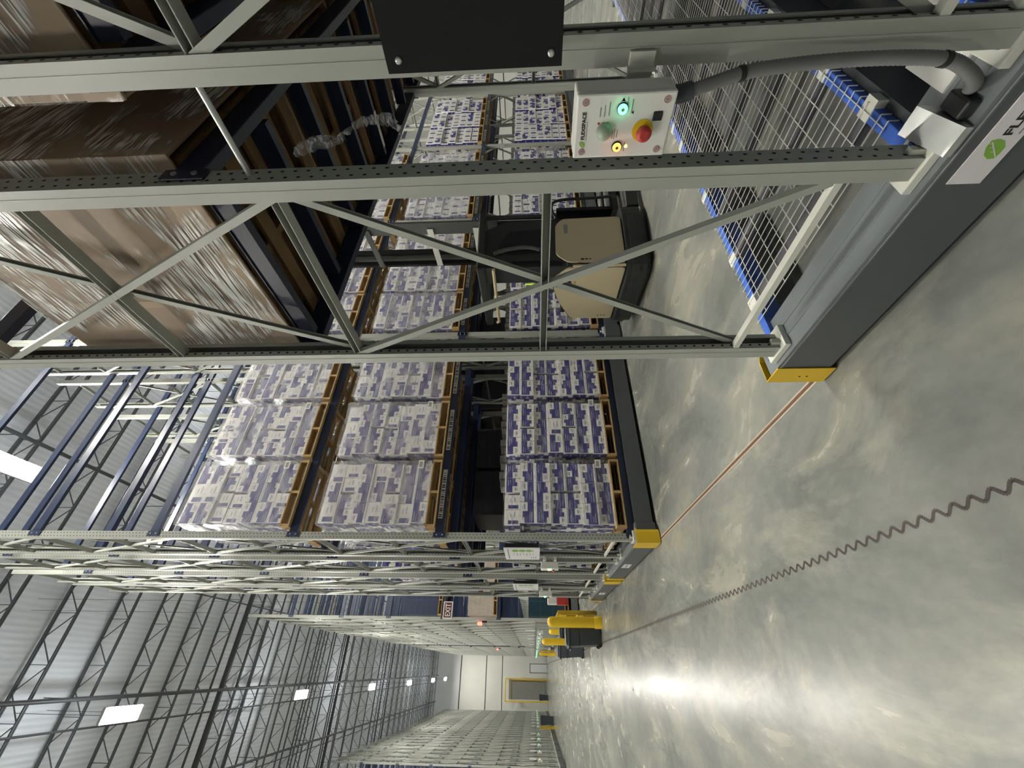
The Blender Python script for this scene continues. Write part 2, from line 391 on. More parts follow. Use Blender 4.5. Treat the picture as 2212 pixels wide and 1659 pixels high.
for i, (x, y0, y1, r, z) in enumerate(((-.9, 2, 66, .055, ZC-1.25), (-1.62, 2, 66, .028, ZC-.95), (-3.6, 2, 66, .05, ZC-1.2), (-4.0, 2, 66, .022, ZC-.9), (4.6, 2, 66, .05, ZC-1.2), (2.2, 2, 66, .025, ZC-.9))):
    mb = MB(); mb.tube([(x, y0, z), (x, y1, z)], r, 8)
    yy = 3.0
    while yy < 64 and r > .04: mb.tube([(x, yy, z), (x, yy, ZC-.05)], .012, 6); yy += 5.5
    o = struct('roof_pipe', mb, ['pipe'])
mb = MB()   # cross mains under the joists
for yy in (20.6, 33.2): mb.tube([(-20, yy, ZC-.95), (20, yy, ZC-.95)], .09, 8)
struct('roof_pipe', mb, ['pipe'])

# ------------------------------------------------------------------ ceiling lights
def make_light():
    t = thing('ceiling_light', '', 'ceiling light')
    mb = MB(); mb.box(-.19, .19, -.62, .62, .01, .09, 0, .012); part('housing', mb, 'housing', t)
    mb = MB(); mb.box(-.165, .165, -.60, .60, -.012, .009, 0); part('diffuser', mb, 'led', t)
    mb = MB(); mb.box(-.15, .15, -.58, .58, .088, .10, 0); part('added_upglow', mb, 'added_upglow', t)  # glowing top panel added to brighten the ceiling, not a seen part
    mb = MB()
    for yy in (-.45, .45): mb.tube([(0, yy, .10), (0, yy, ZC-13.05)], .006, 6)
    part('hanger', mb, 'pipe', t)
    return t
lights = [(-1.2, 13.85), (-1.2, 24.35), (-1.2, 34.85), (-1.2, 45.3), (-1.2, 55.8), (-1.2, 63.5), (-1.2, 3.3),
          (3.45, 7.8), (5.2, 2.8), (9.5, 3.4), (15.5, 3.4), (9.5, 14.3), (15.5, 14.3), (21.5, 3.4), (6.2, 24.35), (6.2, 36), (-9.5, 3.3), (-9.5, 18), (-9.5, 32), (-9.5, 46), (-9.5, 60), (6.2, 50), (6.2, 62), (-2.5, 77)]  # unseen lights included, some added to brighten carton fronts and far passage
lights += [(-9.5, y) for y in (10, 25, 39, 53)]+[(6.8, y) for y in (17.5, 30, 43, 56)]+[(12.5, y) for y in (21, 34)]  # extra unseen fixtures added to even out the ceiling brightness
lname = ['nearest bright high-bay light above the corridor', 'second bright high-bay light along the corridor', 'third high-bay light along the corridor', 'fourth high-bay light along the corridor', 'fifth high-bay light along the corridor', 'farthest high-bay light in front of the far wall']
l0 = make_light()
for i, (x, y) in enumerate(lights):
    t = l0 if i == 0 else copytree(l0)
    t.location = (x, y, 13)
    if x == 3.45 and y > 0:
        t['label'] = 'bright high-bay light glaring beside the blue rack beams at top'
    else:
        t['label'] = lname[i] if i < 6 else 'one of the unseen high-bay lights, some inferred, some added for fill'
    t['group'] = 'high-bay ceiling lights'

# ------------------------------------------------------------------ mobile racks
RT = 12.6                      # rack height
ROWS = ((.16, 1.16), (1.54, 2.54))    # front and rear upright (near edges) of both rows, local y
PY = .08; PX0, PX1 = .05, .148
LEV = (3.07, 5.165, 7.23, 9.04, 11.0)
def upright_mesh(holes, inner, name='upright'):
    mb = MB(); t = .004
    if inner:      # open channel seen from the inside of the frame
        mb.box(PX0, PX0+t, 0, PY, .345, RT, 0); mb.box(PX1-t, PX1, 0, PY, .345, RT, 0); mb.box(PX0+t, PX1-t, PY-t, PY, .345, RT, 0)
        mb.box(PX0+t, PX0+.034, 0, t, .345, RT, 0); mb.box(PX1-.026, PX1-t, 0, t, .345, RT, 0)
    else:
        mb.box(PX0, PX1, 0, PY, .345, RT, 0)
    mb.box(PX0-.0015, PX0, .034, .037, .36, RT-.02, 0)
    def hexa(xx, z, yv, flip):
        c = [(xx-.0055, z-.004), (xx, z-.0085), (xx+.0055, z-.004), (xx+.0055, z+.004), (xx, z+.0085), (xx-.0055, z+.004)]
        mb.add([(a, yv, b) for a, b in (c[::-1] if flip else c)], [tuple(range(6))], 1)
    if holes:
        zz = .40
        while zz < 11.5:
            for k, xx in enumerate((PX0+.027, PX1-.027)):
                z = zz+k*.025
                if inner:
                    hexa(xx, z, PY+.0012, True)
                    if k == 0: hexa(PX0+.022, z, -.0012, False)
                else: hexa(xx, z, -.0012, False)
            zz += .05
    mb.box(PX0-.012, PX1+.03, -.045, PY+.045, .312, .345, 2, .004)
    mb.box(PX0+.02, PX0+.05, -.02, -.001, .345, .39, 2)
    return mb.mesh(name, ['post', 'hole', 'foot'])
UPM = {(h, i): upright_mesh(h, i) for h in (True, False) for i in (True, False)}
STEP = 1.05
def strut_mesh():
    mb = MB(); mb.chan((PX0+.034, .07, 0), (PX0+.034, 1.01, 0), .056, .036, .004, up=(0, 0, -1)); return mb.mesh('strut', ['post'])
def diag_mesh(s):
    mb = MB(); a, b = (.07, 1.01) if s > 0 else (1.01, .07)
    xx = PX0+.022 if s > 0 else PX0+.062
    mb.chan((xx, a, 0), (xx, b, 2*STEP), .030, .031 if s > 0 else .025, .004, up=(1, 0, 0) if s > 0 else (-1, 0, 0)); return mb.mesh('diagonal_brace', ['post'])
def low_strut_mesh():
    mb = MB(); mb.bar((PX0+.02, .05, 0), (PX0+.02, 1.03, 0), .034, .028); return mb.mesh('strut', ['foot'])
LOWSTRUT = low_strut_mesh()
STRUT = strut_mesh(); DIAG = {1: diag_mesh(1), -1: diag_mesh(-1)}
def lattice_mesh():
    mb = MB(); k = 0; z = .58
    while z < RT-.3:
        mb.chan((PX0+.034, .07, z), (PX0+.034, 1.01, z), .056, .036, .004, up=(0, 0, -1))
        if k % 2 == 0 and z+2*STEP < RT+.2:
            mb.chan((PX0+.022, .07, z), (PX0+.022, 1.01, z+2*STEP), .032, .04, .004, up=(1, 0, 0))
            mb.chan((PX0+.062, 1.01, z), (PX0+.062, .07, z+2*STEP), .032, .04, .004, up=(-1, 0, 0))
        z += STEP; k += 1
    return mb.mesh('brace_lattice', ['post'])
LATT = lattice_mesh()
BAY = 3.75
def beam_mesh(length, mat, name='beam'):
    mb = MB(); mb.box(PX1, length+PX0, 0, .05, -.12, 0, 0, .004)
    for xx, s in ((PX1, -1), (length+PX0, 1)):
        x0, x1 = sorted((xx, xx+s*.07)); mb.box(x0, x1, -.008, -.0015, -.155, .02, 0)
        for z in (-.11, -.03): mb.disc((xx+s*.035, -.008, z), (0, -1, 0), .011, 8, 1, .006)
    return mb.mesh(name, [mat, 'galv'])
BEAM = {m: beam_mesh(BAY, m) for m in ('navy', 'navyshaded')}
def label_mesh():
    mb = MB(); mb.box(0, .74, -.0022, -.0012, -.085, -.02, 0); x = .02
    while x < .70:
        w = random.choice((.008, .014, .02)); mb.box(x, x+w, -.0030, -.0022, -.075, -.03, 1); x += w+random.choice((.010, .02, .03))
    return mb.mesh('location_label', ['white', 'ink'])
LLAB = label_mesh()
def base_mesh(L, simple_=False):
    mb = MB()
    for xx in ([0] if simple_ else [0]+[BAY*i-.09 for i in range(1, int(L/BAY)+1)]):
        w = .27
        mb.box(xx, xx+w, .06, 2.76, .035, .30, 0, .006)
        mb.box(xx+.012, xx+w, .07, 2.75, .30, .311, 1)
        for a in (.10, .17): mb.box(xx+a, xx+a+.03, .09, 2.72, .311, .314, 1)
        mb.box(xx+.02, xx+w-.04, .06, 2.7, .006, .035, 2)
    # long members under the rows
    for y in (.10, 1.12, 1.50, 2.58): mb.box(.1, L+.2, y, y+.10, .05, .295, 0)
    return mb.mesh('base', ['base', 'basetop', 'black'])
def cap_mesh(end):
    mb = MB(); t = .006
    s = 1 if end else -1
    y0, y1 = (2.655, 2.785) if end else (.03, .32)
    ye = y1 if end else y0
    mb.box(-.008, -.002, y0, y1, .012, .325, 0)
    a, b = sorted((ye, ye-s*t)); mb.box(-.008, .13, a, b, .012, .325, 0)
    p = [(.13, ye), (.13, ye-s*t), (.20, ye-s*(.05+t)), (.20, ye-s*.05)]
    if not end: p = p[::-1]
    mb.prism(p, .012, .325, 'Z')
    for z in (.13, .17): mb.disc((-.008, (y0+y1)/2+.01, z), (-1, 0, 0), .006, 8, 1, .0008)
    return mb.mesh('end_cap', ['yellow', 'ink'])
CAP = {0: cap_mesh(0), 1: cap_mesh(1)}
def rack(label, loc, rotz=0., bays=1, detail=0, levels=LEV, beams=True, group=None, caps=True, bmat='navy'):
    t = thing('mobile_rack', label, 'pallet rack', loc, rotz, group)
    L = BAY*bays
    bm_ = BASES.setdefault((L, detail == 0), base_mesh(L, detail == 0))
    obj('base', bm_, t)
    for e in ((0, 1) if caps else ()): obj('end_cap', CAP[e], t)
    nf = bays+1 if detail else 2
    for i in range(nf):
        for r, (ya, yb) in enumerate(ROWS):
            for y, inn in ((ya, False), (yb, True)): obj('upright', UPM[(bool(detail and i == 0), inn)], t, (i*BAY, y, 0))
            if detail >= 2 and i == 0:
                z = .58; k = 0
                while z < RT-.3:
                    obj('strut', STRUT if k else LOWSTRUT, t, (0, ya, z))
                    if k % 2 == 0 and z+2*STEP < RT+.2:
                        for s in (1, -1): obj('diagonal_brace', DIAG[s], t, (0, ya, z))
                    z += STEP; k += 1
            else: obj('brace_lattice', LATT, t, (i*BAY, ya, 0))
    if beams:
        for b in range(bays):
            for r, (ya, yb) in enumerate(ROWS):
                for lv in levels:
                    obj('beam', BEAM[bmat], t, (b*BAY, ya-.002, lv))
                    o = obj('beam', BEAM[bmat], t, (b*BAY+BAY+PX0+PX1, yb+PY+.002, lv), PI)
    return t
BASES = {}
Y1, Y2, Y3, Y4 = -.78, 5.65, 8.60, 17.2
c1 = rack('grey mobile pallet rack in the foreground behind the white control box', (X0, Y1, 0), bays=4, detail=2, levels=LEV[:3], bmat='navyshaded')
c2 = rack('grey mobile pallet rack full of blue and white cartons', (X0, Y2, 0), bays=5, detail=2)
c3 = rack('grey mobile pallet rack close behind the one holding the cartons', (X0, Y3, 0), bays=2, detail=2)
# ground beams and wire decks of the foreground rack
def deck_mesh(L, D):
    mb = MB(); r = .0022
    x = .0; r = .0018
    while x <= L:
        mb.bar((x, -.03, .003), (x, D+.03, .003), r*2, r*2); mb.bar((x, -.03, .003), (x, -.03, -.035), r*2, r*2); mb.bar((x, D+.03, .003), (x, D+.03, -.035), r*2, r*2); x += .055
    y = .0
    while y <= D+.01:
        mb.bar((0, y, -.001), (L, y, -.001), r*2, r*2); y += .107
    return mb.mesh('wire_deck', ['wire'])
def decksup_mesh(D):
    mb = MB(); mb.box(-.03, .03, .03, D-.03, -.045, -.006, 1); mb.box(-.036, .036, -.05, .03, -.05, -.004, 0); mb.box(-.036, .036, D-.03, D+.05, -.05, -.004, 0)
    return mb.mesh('deck_support', ['foot', 'deckch'])
DM = deck_mesh(1.14, 1.04); DS = decksup_mesh(1.04); BG = beam_mesh(BAY, 'blue', 'ground_beam')
for b in range(3):
    for ya, yb in ROWS:
        obj('ground_beam', BG, c1, (b*BAY, ya-.002, .335)); obj('ground_beam', BG, c1, (b*BAY+BAY+PX0+PX1, yb+PY+.002, .335), PI)
        for k in range(3):
            d = obj('wire_deck', DM, c1, (b*BAY+.31+k*1.16, ya+.02, .342))
            for q in (.16, .57, .98): obj('deck_support', DS, d, (q, 0, -.002))
mb = MB(); mb.box(-.025, .025, PY, 1.0, -.095, -.012); mb.box(-.034, .034, PY, 1.0, -.012, -.004); XB = mb.mesh('cross_bar', ['navyshaded'])
for b in range(3):
    for ya, yb in ROWS:
        for k in range(7): obj('cross_bar', XB, c1, (b*BAY+.24+.535*k, ya, LEV[0]))
# ground beams of the loaded rack
for b in range(5):
    for ya, yb in ROWS: obj('beam', BEAM['navy'], c2, (b*BAY, ya-.002, .405))
    for i in range(3):
        obj('location_label', LLAB, c2, (b*BAY+.34+1.07*i, ROWS[0][0]-.002, LEV[0]))
# row spacer rods and mounting bracket
for z in (2.75, 5.9, 9.0):
    mb = MB(); mb.tube([(PX0+.06, 1.24, z), (PX0+.06, 1.54, z)], .011, 8); part('row_spacer', mb, 'galv', c1)
mb = MB(); mb.box(.035, .049, 1.20, 1.36, 1.335, 1.405); mb.box(.02, .049, 1.235, 1.245, 1.33, 1.41); mb.box(.002, .035, 1.28, 1.41, 1.31, 1.54); part('mounting_bracket', mb, 'foot', c1)
mb = MB(); mb.prism([(.005, .312), (.005, .335), (.17, .395), (.17, .312)], 1.425, 1.515, 'Y'); part('cable_cover', mb, 'galv', c1)
mb = MB(); mb.box(.04, .14, 1.365, 1.42, .312, .35, 0, .008); part('cable_gland', mb, 'black', c1)
mb = MB(); mb.box(.19, .42, 1.27, 1.40, .314, .322, 0); part('drip_sheet', mb, 'white', c1)

def leaf(mb, cy, cz, s, x=-.0016, mat=1):
    pts = [(-.5, -.42), (-.25, -.52), (.1, -.5), (.42, -.2), (.52, .15), (.45, .5), (.1, .48), (-.3, .25), (-.52, -.1)]
    mb.add([(x, cy-a*s, cz+b*s) for a, b in pts], [tuple(range(len(pts)))[::-1]], mat)
    mb.add([(x-.0004, cy-a*s, cz+b*s) for a, b in ((-.42, -.40), (-.36, -.42), (.4, .38), (.36, .42))], [(3, 2, 1, 0)], 0)
    for k in (-.15, .08, .28): mb.add([(x-.0004, cy-a*s, cz+b*s) for a, b in ((k, k-.02), (k+.03, k), (k+.02, k+.22), (k-.01, k+.2))], [(3, 2, 1, 0)], 0)
def name_plate(rack_, y1, y0, z0, z1, big, rname):
    mb = MB(); mb.box(-.004, -.0008, y0, y1, z0, z1, 0)
    h = z1-z0
    if big:
        leaf(mb, y1-.115, (z0+z1)/2, h*.55, -.0046)
        o = part('name_plate', mb, ['sign', 'green'], rack_)
        text_on('FLEXSPACE', .037, (-.0052, y1-.155, (z0+z1)/2-.014), FACE_NX, o, 'ink', stretch=1.22)
        mb = MB(); mb.box(-.0052, -.0046, y0+.12, y1-.16, z0+.018, z0+.022); part('rule_line', mb, 'gink', o)
    else:
        mb.box(-.0046, -.004, y0+.05, y1-.05, (z0+z1)/2-.01, (z0+z1)/2+.012, 1); part('name_plate', mb, ['sign', 'gink'], rack_)
name_plate(c1, 1.605, .60, .148, .258, True, 'c1')
name_plate(c2, 1.70, 1.42, .12, .24, False, 'c2'); name_plate(c3, 1.70, 1.42, .12, .24, False, 'c3')

# ------------------------------------------------------------------ control boxes
def control_box(label, loc, lit, group=None):
    t = thing('control_box', label, 'control box', loc, 0, group)
    W, D, H = .172, .10, .275          # spans y 0..W, x -D..0, z 0..H
    mb = MB(); mb.box(-D+.022, 0, 0, W, 0, H, 0, .006); part('enclosure', mb, 'white', t)
    mb = MB(); mb.box(-D, -D+.020, 0, W, 0, H, 0, .005); lid = part('lid', mb, 'white', t)
    x = -D
    for y in (.02, W-.02):
        for z in (.025, H-.025):
            mb = MB(); mb.disc((x, y, z), (-1, 0, 0), .0105, 16, 0, .0006); mb.ring((x, y, z), (-1, 0, 0), .0065, .0095, 16, 1, .0012); mb.disc((x, y, z), (-1, 0, 0), .0048, 12, 2, .0014)
            part('corner_screw', mb, ['sign', 'mbase', 'gink'], lid)
    # indicator lamps: green upper right, red lower left (as seen)
    for nm, y, z, mt, r in (('green_lamp', .038, .146, 'lamp_g', .0135), ('red_lamp', .140, .146, 'lamp_r', .0125)):
        mb = MB(); mb.lathe((x, y, z), [(.0155, 0), (.0155, .004), (.012, .006)], 20, 1, (-1, 0, 0)); mb.lathe((x, y, z), [(r, .004), (r, .008), (r*.75, .011)], 20, 0, (-1, 0, 0))
        mb.disc((x, y, z), (-1, 0, 0), .0048, 12, 2, .0118)
        part(nm, mb, [mt if lit else 'dome', 'black', 'green' if nm[0] == 'g' else 'red'], lid)
    mb = MB(); mb.lathe((x, .096, .190), [(.023, 0), (.023, .006), (.021, .014), (.014, .021), (.005, .024)], 24, 0, (-1, 0, 0)); part('push_button', mb, 'dome', lid)
    mb = MB(); mb.lathe((x, .098, .078), [(.030, 0), (.030, .0015)], 28, 0, (-1, 0, 0)); es = part('stop_ring', mb, 'yellow', lid)
    mb = MB(); mb.lathe((x, .098, .078), [(.014, .0015), (.014, .016), (.021, .018), (.022, .026), (.020, .031), (.012, .034)], 28, 0, (-1, 0, 0)); part('emergency_stop', mb, 'red', es)
    mb = MB(); mb.box(x-.003, x, .049, .073, .030, .056, 0, .002); part('key_plate', mb, 'black', lid)
    # printed marks
    mb = MB()
    for y, z, l in ((.046, .205, .024), (.043, .193, .030), (.038, .180, .034), (.024, .132, .026), (.034, .118, .036), (.107, .163, .022), (.105, .157, .028), (.104, .150, .022), (.142, .122, .026)):
        mb = MB(); mb.box(x-.0008, x-.0001, y-l/2, y+l/2, z, z+.0022, 0); part('printed_line', mb, 'gink', lid)
    mb = MB(); mb.box(x-.0008, x-.0001, .068, .120, .2395, .241, 0); part('printed_line', mb, 'gink', lid)
    mb = MB()
    for k, (z, mt) in enumerate(((.2075, 0), (.195, 1), (.183, 2))): mb.disc((x, .075, z), (-1, 0, 0), .0036, 10, mt, .0007)
    part('status_dots', mb, ['red', 'green', 'ydark'], lid)
    mb = MB(); mb.add([(x-.0009, .011, .146), (x-.0009, .020, .151), (x-.0009, .020, .141)], [(0, 1, 2), (2, 1, 0)], 0); mb.add([(x-.0009, .049, .118), (x-.0009, .044, .113), (x-.0009, .054, .113)], [(0, 1, 2), (2, 1, 0)], 0); part('arrow_mark', mb, 'ink', lid)
    mb = MB(); mb.disc((x, .140, .119), (-1, 0, 0), .0045, 8, 0, .001); part('amber_dot', mb, 'lamp_y' if lit else 'ydark', lid)
    mb = MB(); leaf(mb, .131, .2505, .017, x-.0007, 1); part('leaf_mark', mb, ['sign', 'green'], lid)
    text_on('FLEXSPACE', .0148, (x-.0006, .118, .2455), FACE_NX, lid, 'ink')
    return t
control_box('white control box with glowing green and red lamps and red stop button', (X0-.002, .470, 1.287), True)
def far_box(label, loc, rotz, lamp, group, board=True):
    t = thing('control_box', label, 'control box', loc, rotz, group)
    mb = MB(); mb.box(-.10, 0, 0, .172, 0, .275, 0, .006); part('enclosure', mb, 'white', t)
    mb = MB(); mb.box(.001, .051, -.12, .29, .03, .07, 0); mb.box(.001, .051, -.12, .29, .20, .24, 0); part('bracket', mb, 'foot', t)
    mb = MB(); mb.lathe((-.10, .06, .15), [(.022, 0), (.020, .014), (.01, .02)], 12, 0, (-1, 0, 0)); part('lamp', mb, lamp, t)
    mb = MB(); mb.lathe((-.10, .10, .08), [(.018, 0), (.018, .014), (.024, .016), (.024, .03)], 12, 0, (-1, 0, 0)); part('stop_button', mb, 'red', t)
    return t
far_box('white control box with amber and green lamps on carton rack', (X0-.002, Y2+1.27, 1.30), 0, 'lamp_y', None)
mb = MB(); mb.lathe((-.102, .045, .135), [(.020, 0), (.018, .014)], 12, 0, (-1, 0, 0))
cb2 = [o for o in COL.objects if o.name.startswith('control_box')][-1]
part('lamp', mb, 'lamp_gf', cb2, 'green lamp')
far_box('white control box with green lamp on rack behind the carton rack', (X0-.002, Y3+1.27, 1.30), 0, 'lamp_gf', None)

# sign boards
mb = MB(); mb.box(-.045, -.040, 1.20-1.25, 1.20, 1.605, 2.085, 0)
for y in (1.17,):
    for z in (1.635, 2.05): mb.disc((-.045, y, z), (-1, 0, 0), .009, 12, 1, .004)
t = thing('sign_panel', 'plain black panel bolted across the foreground rack post', 'panel', (X0, Y1, 0))
mb = MB(); mb.box(-.045, -.040, .60, 1.20, 1.605, 2.085, 0); part('board', mb, 'blackp', t)
for z in (1.635, 2.05):
    mb = MB(); mb.lathe((-.045, 1.17, z), [(.009, 0), (.009, .004), (.005, .006)], 12, 0, (-1, 0, 0)); part('bolt', mb, 'galv', t)
def info_sign(label, loc, rotz=0., marks=True):
    t = thing('information_sign', label, 'sign', loc, rotz)
    mb = MB(); mb.box(-.012, 0, 0, .70, 0, .50, 0); part('board', mb, 'sign', t)
    mb = MB(); mb.box(0, .06, .02, .68, .02, .48, 0); part('backing', mb, 'black', t)
    if marks:
        mb = MB()
        for zc in (.345, .245, .15): mb.disc((-.0125, .14, zc), (-1, 0, 0), .045, 10, 0, .0008, 1.7)
        part('green_icons', mb, 'green', t)
        marks_ = [(.12, .16, zc-.014, zc+.014) for zc in (.295, .198, .10)]+[(.06, .64, .435, .45)]
        marks_ += [(.30, .36+.04*(k % 3), .09+.045*k, .10+.045*k) for k in range(7)]+[(.50, .60, .05+.03*k, .06+.03*k) for k in range(3)]
        for a, b, c, d in marks_:
            mb = MB(); mb.box(-.0135, -.0122, a, b, c, d); part('printed_line', mb, 'gink', t)
    return t
info_sign('white information sign with three green icons on carton rack', (X0-.04, Y2+.19, 1.605))
info_sign('white information sign on the rack behind the carton rack', (X0-.04, Y3+.12, 1.605))

# corrugated conduit from the box to the base
pts = [(X0-.05, .50, 1.287), (X0-.05, .495, 1.25), (X0-.035, .478, 1.17), (X0-.02, .462, 1.08), (X0-.01, .455, .97), (X0, .452, .82), (X0, .453, .66), (X0+.005, .465, .53), (X0+.015, .500, .44), (X0+.05, .540, .37), (X0+.10, .575, .325)]
def smooth_pts(p, k=6):
    out = []
    for i in range(len(p)-1):
        p0 = Vector(p[max(i-1, 0)]); p1 = Vector(p[i]); p2 = Vector(p[i+1]); p3 = Vector(p[min(i+2, len(p)-1)])
        for j in range(k):
            u = j/k; out.append(.5*((2*p1)+(p2-p0)*u+(2*p0-5*p1+4*p2-p3)*u*u+(3*p1-p0-3*p2+p3)*u**3))
    out.append(Vector(p[-1])); return out
sp = smooth_pts(pts, 22); rad = [.0185 if i % 2 else .0165 for i in range(len(sp))]
t = thing('cable_conduit', 'ribbed grey conduit curving down from the control box', 'cable', (0, 0, 0))
mb = MB(); mb.tube(sp, .018, 14, radii=rad); part('corrugated_hose', mb, 'conduit', t)
mb = MB(); mb.tube([pts[0], (X0-.05, .497, 1.262), (X0-.046, .492, 1.235)], .024, 14); part('gland', mb, 'bin', t)
for k in (60, 150):
    mb = MB(); mb.tube([sp[k], sp[k+3]], .0205, 14); part('cable_tie', mb, 'black', t)

# ------------------------------------------------------------------ pallets, cartons, film
def pallet_parts(dark=False):
    W, D = 1.016, 1.219; out = []
    for k in range(7):
        mb = MB(); w = .135 if k in (0, 6) else .09; y = k*(D-.135)/6+(0 if k in (0, 6) else .0225); mb.box(0, W, y, y+w, .122, .14); out.append(('top_board', mb))
    for k in range(3):
        mb = MB(); x = k*(W-.038)/2; mb.box(x, x+.038, .002, D-.002, .018, .122); out.append(('stringer', mb))
    for k in range(5):
        mb = MB(); y = k*(D-.10)/4; mb.box(0, W, y, y+.10, 0, .018); out.append(('bottom_board', mb))
    mt = 'wooddark' if dark else 'wood'
    return [(n, m.mesh(n, [mt])) for n, m in out]
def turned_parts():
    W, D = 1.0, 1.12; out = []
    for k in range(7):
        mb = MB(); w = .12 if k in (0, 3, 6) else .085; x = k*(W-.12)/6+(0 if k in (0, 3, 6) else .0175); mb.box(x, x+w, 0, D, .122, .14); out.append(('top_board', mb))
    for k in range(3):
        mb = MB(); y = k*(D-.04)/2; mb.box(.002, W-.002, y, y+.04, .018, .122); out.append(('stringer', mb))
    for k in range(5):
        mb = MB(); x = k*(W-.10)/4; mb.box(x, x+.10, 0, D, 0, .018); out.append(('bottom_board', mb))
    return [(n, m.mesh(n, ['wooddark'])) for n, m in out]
PP = pallet_parts(); PD = turned_parts()
def merged(parts, mt):
    mb = MB()
    for n, me in parts: mb.add([v.co[:] for v in me.vertices], [tuple(p.vertices) for p in me.polygons])
    return mb.mesh('pallet', [mt])
PMERGE = merged(PP, 'wood'); PDM = merged(PD, 'wooddark')
def pallet(label, loc, full, dark=False, group='wooden pallets on the racks'):
    if full:
        t = thing('pallet', label, 'pallet', loc, 0, group)
        for n, me in (PD if dark else PP): obj(n, me, t)
    else:
        t = tag(obj('pallet', PDM if dark else PMERGE, None, loc), label, 'pallet', group)
    return t
CH = .222
def carton_faces(mb, x, y, z, w, d, h, var, g=.0032):
    """one carton, front on -Y, end on -X; var picks the print layout"""
    mb.box(x+g, x+w-g, y, y+d-g, z, z+h-g*.5, 0)
    e = .0008; yf = y-e
    X = lambda u: x+g+(w-2*g)*u
    Z = lambda v: z+h*v
    def fr(u0, u1, v0, v1, mt, k=1):
        if var & 1: u0, u1 = 1-u1, 1-u0
        if var & 2: v0, v1 = 1-v1, 1-v0
        yy = y-e*k; mb.quad((X(u0), yy, Z(v0)), (X(u1), yy, Z(v0)), (X(u1), yy, Z(v1)), (X(u0), yy, Z(v1)), mt)
    if var == 4:
        fr(.06, .30, .10, .75, 1); fr(.5, .85, .30, .36, 2); fr(.5, .75, .55, .60, 2)
    else:
        fr(.0, 1., .50, .90, 1); fr(.0, .56, .30, .50, 1); fr(.26, .56, .18, .30, 1)
        fr(.08, .52, .74, .80, 2, 2); fr(.08, .40, .62, .66, 2, 2); fr(.66, .90, .26, .34, 2, 2); fr(.70, .86, .17, .20, 2, 2)
    # end face on -X
    xx = x+g-e
    Yv = lambda u: y+(d-g)*u
    def en(u0, u1, v0, v1, mt, k=0):
        if var & 1: u0, u1 = 1-u1, 1-u0
        mb.quad((xx-k*e, Yv(u1), Z(v0)), (xx-k*e, Yv(u0), Z(v0)), (xx-k*e, Yv(u0), Z(v1)), (xx-k*e, Yv(u1), Z(v1)), mt)
    en(.12, .62, .0, 1., 1); en(.62, .80, .35, .75, 1); en(.2, .5, .4, .55, 2, 1)
CMESH = {}
def carton_mesh(w, d, var):
    k = (round(w, 3), round(d, 3), var)
    if k not in CMESH:
        mb = MB(); carton_faces(mb, 0, 0, 0, w, d, CH, var); CMESH[k] = mb.mesh('carton', ['carton', 'indigo', 'print'])
    return CMESH[k]
STUFF = MB()
PATS = {0: [3, 3, 4, 4, 3, 3, 4], 1: [3, 3, 4, 3, 3, 4, 3], 2: [4, 3, 3, 4, 4, 3, 3]}
n_ind = 0
rowname = ['bottom', 'second', 'third', 'fourth', 'fifth', 'sixth', 'top']
def carton_load(x, y, z, pname=None, pat=0, layers=7, seed=0, side=True, gaps=True, white=0.):
    """cartons stand on a pallet whose front left corner is (x,y,z)"""
    global n_ind
    rnd = random.Random(seed); W = 1.016
    z0 = z+.141
    for L in range(layers):
        n = PATS[pat][L]; w = .300 if n == 3 else .217; zz = z0+L*CH
        yo = y+.022+rnd.uniform(-.022, .022); xs = x+.050+rnd.uniform(-.016, .016)
        d = .25 if n == 3 else .335
        lay = rnd.choice((0, 1, 2, 3))
        for c in range(n):
            var = lay if rnd.random() < .75 else rnd.randrange(4)
            if rnd.random() < white: var = 4
            xx = xs+c*w+((.035 if n == 4 and c >= 2 else 0) if gaps else 0)
            if pname and n_ind < 300:
                o = tag(obj('carton', carton_mesh(w, d, var), None, (xx, yo+rnd.uniform(-.004, .004), zz)),
                        'blue and white carton, %s layer, %s from left, %s' % (rowname[L], ORD[c+1], pname), 'carton', 'blue and white cartons on pallets')
                n_ind += 1
                if L == 0 and c == n-1:
                    pass
            else: carton_faces(STUFF, xx, yo, zz, w, d, CH, var)
        if side:
            yy = yo+d; k = 0
            while yy < y+1.15:
                dd = .335 if (L+k) % 2 else .25
                if yy+dd > y+1.23: dd = y+1.22-yy
                carton_faces(STUFF, xs, yy, zz, .30, dd-.001, CH, rnd.randrange(4)); yy += dd; k += 1
def film_shell(x, y, z, h, name_label, mat='film', W=1.016, D=1.219, seed=1, off=.012, wob=.010, cat='stretch film', fixed_group=None, parent=None):
    rnd = random.Random(seed); mb = MB()
    # walls -X, -Y, +X and top as gently creased grids
    def grid(P, nu, nv):
        vs = [P(i/nu, j/nv) for j in range(nv+1) for i in range(nu+1)]
        mb.add(vs, [(j*(nu+1)+i, j*(nu+1)+i+1, (j+1)*(nu+1)+i+1, (j+1)*(nu+1)+i) for j in range(nv) for i in range(nu)], 0, True)
    q = lambda: rnd.uniform(-wob*.3, wob)
    grid(lambda u, v: (x-off+(W+2*off)*u, y-off-q(), z+h*v), 10, 14)
    grid(lambda u, v: (x-off-q(), y-off+(D+2*off)*(1-u), z+h*v), 10, 14)
    if parent: return part('stretch_film', mb, mat, parent, name_label)
    return single('stretch_film', mb, mat, name_label, cat, fixed_group)
lvlname = ['floor-level', 'middle-shelf', 'upper-shelf']
lvlz = [.407, LEV[0]+.002, LEV[1]+.002]
px = lambda b, i: X0+b*BAY+.205+1.075*i
yp = Y2+.10
cnt = 0
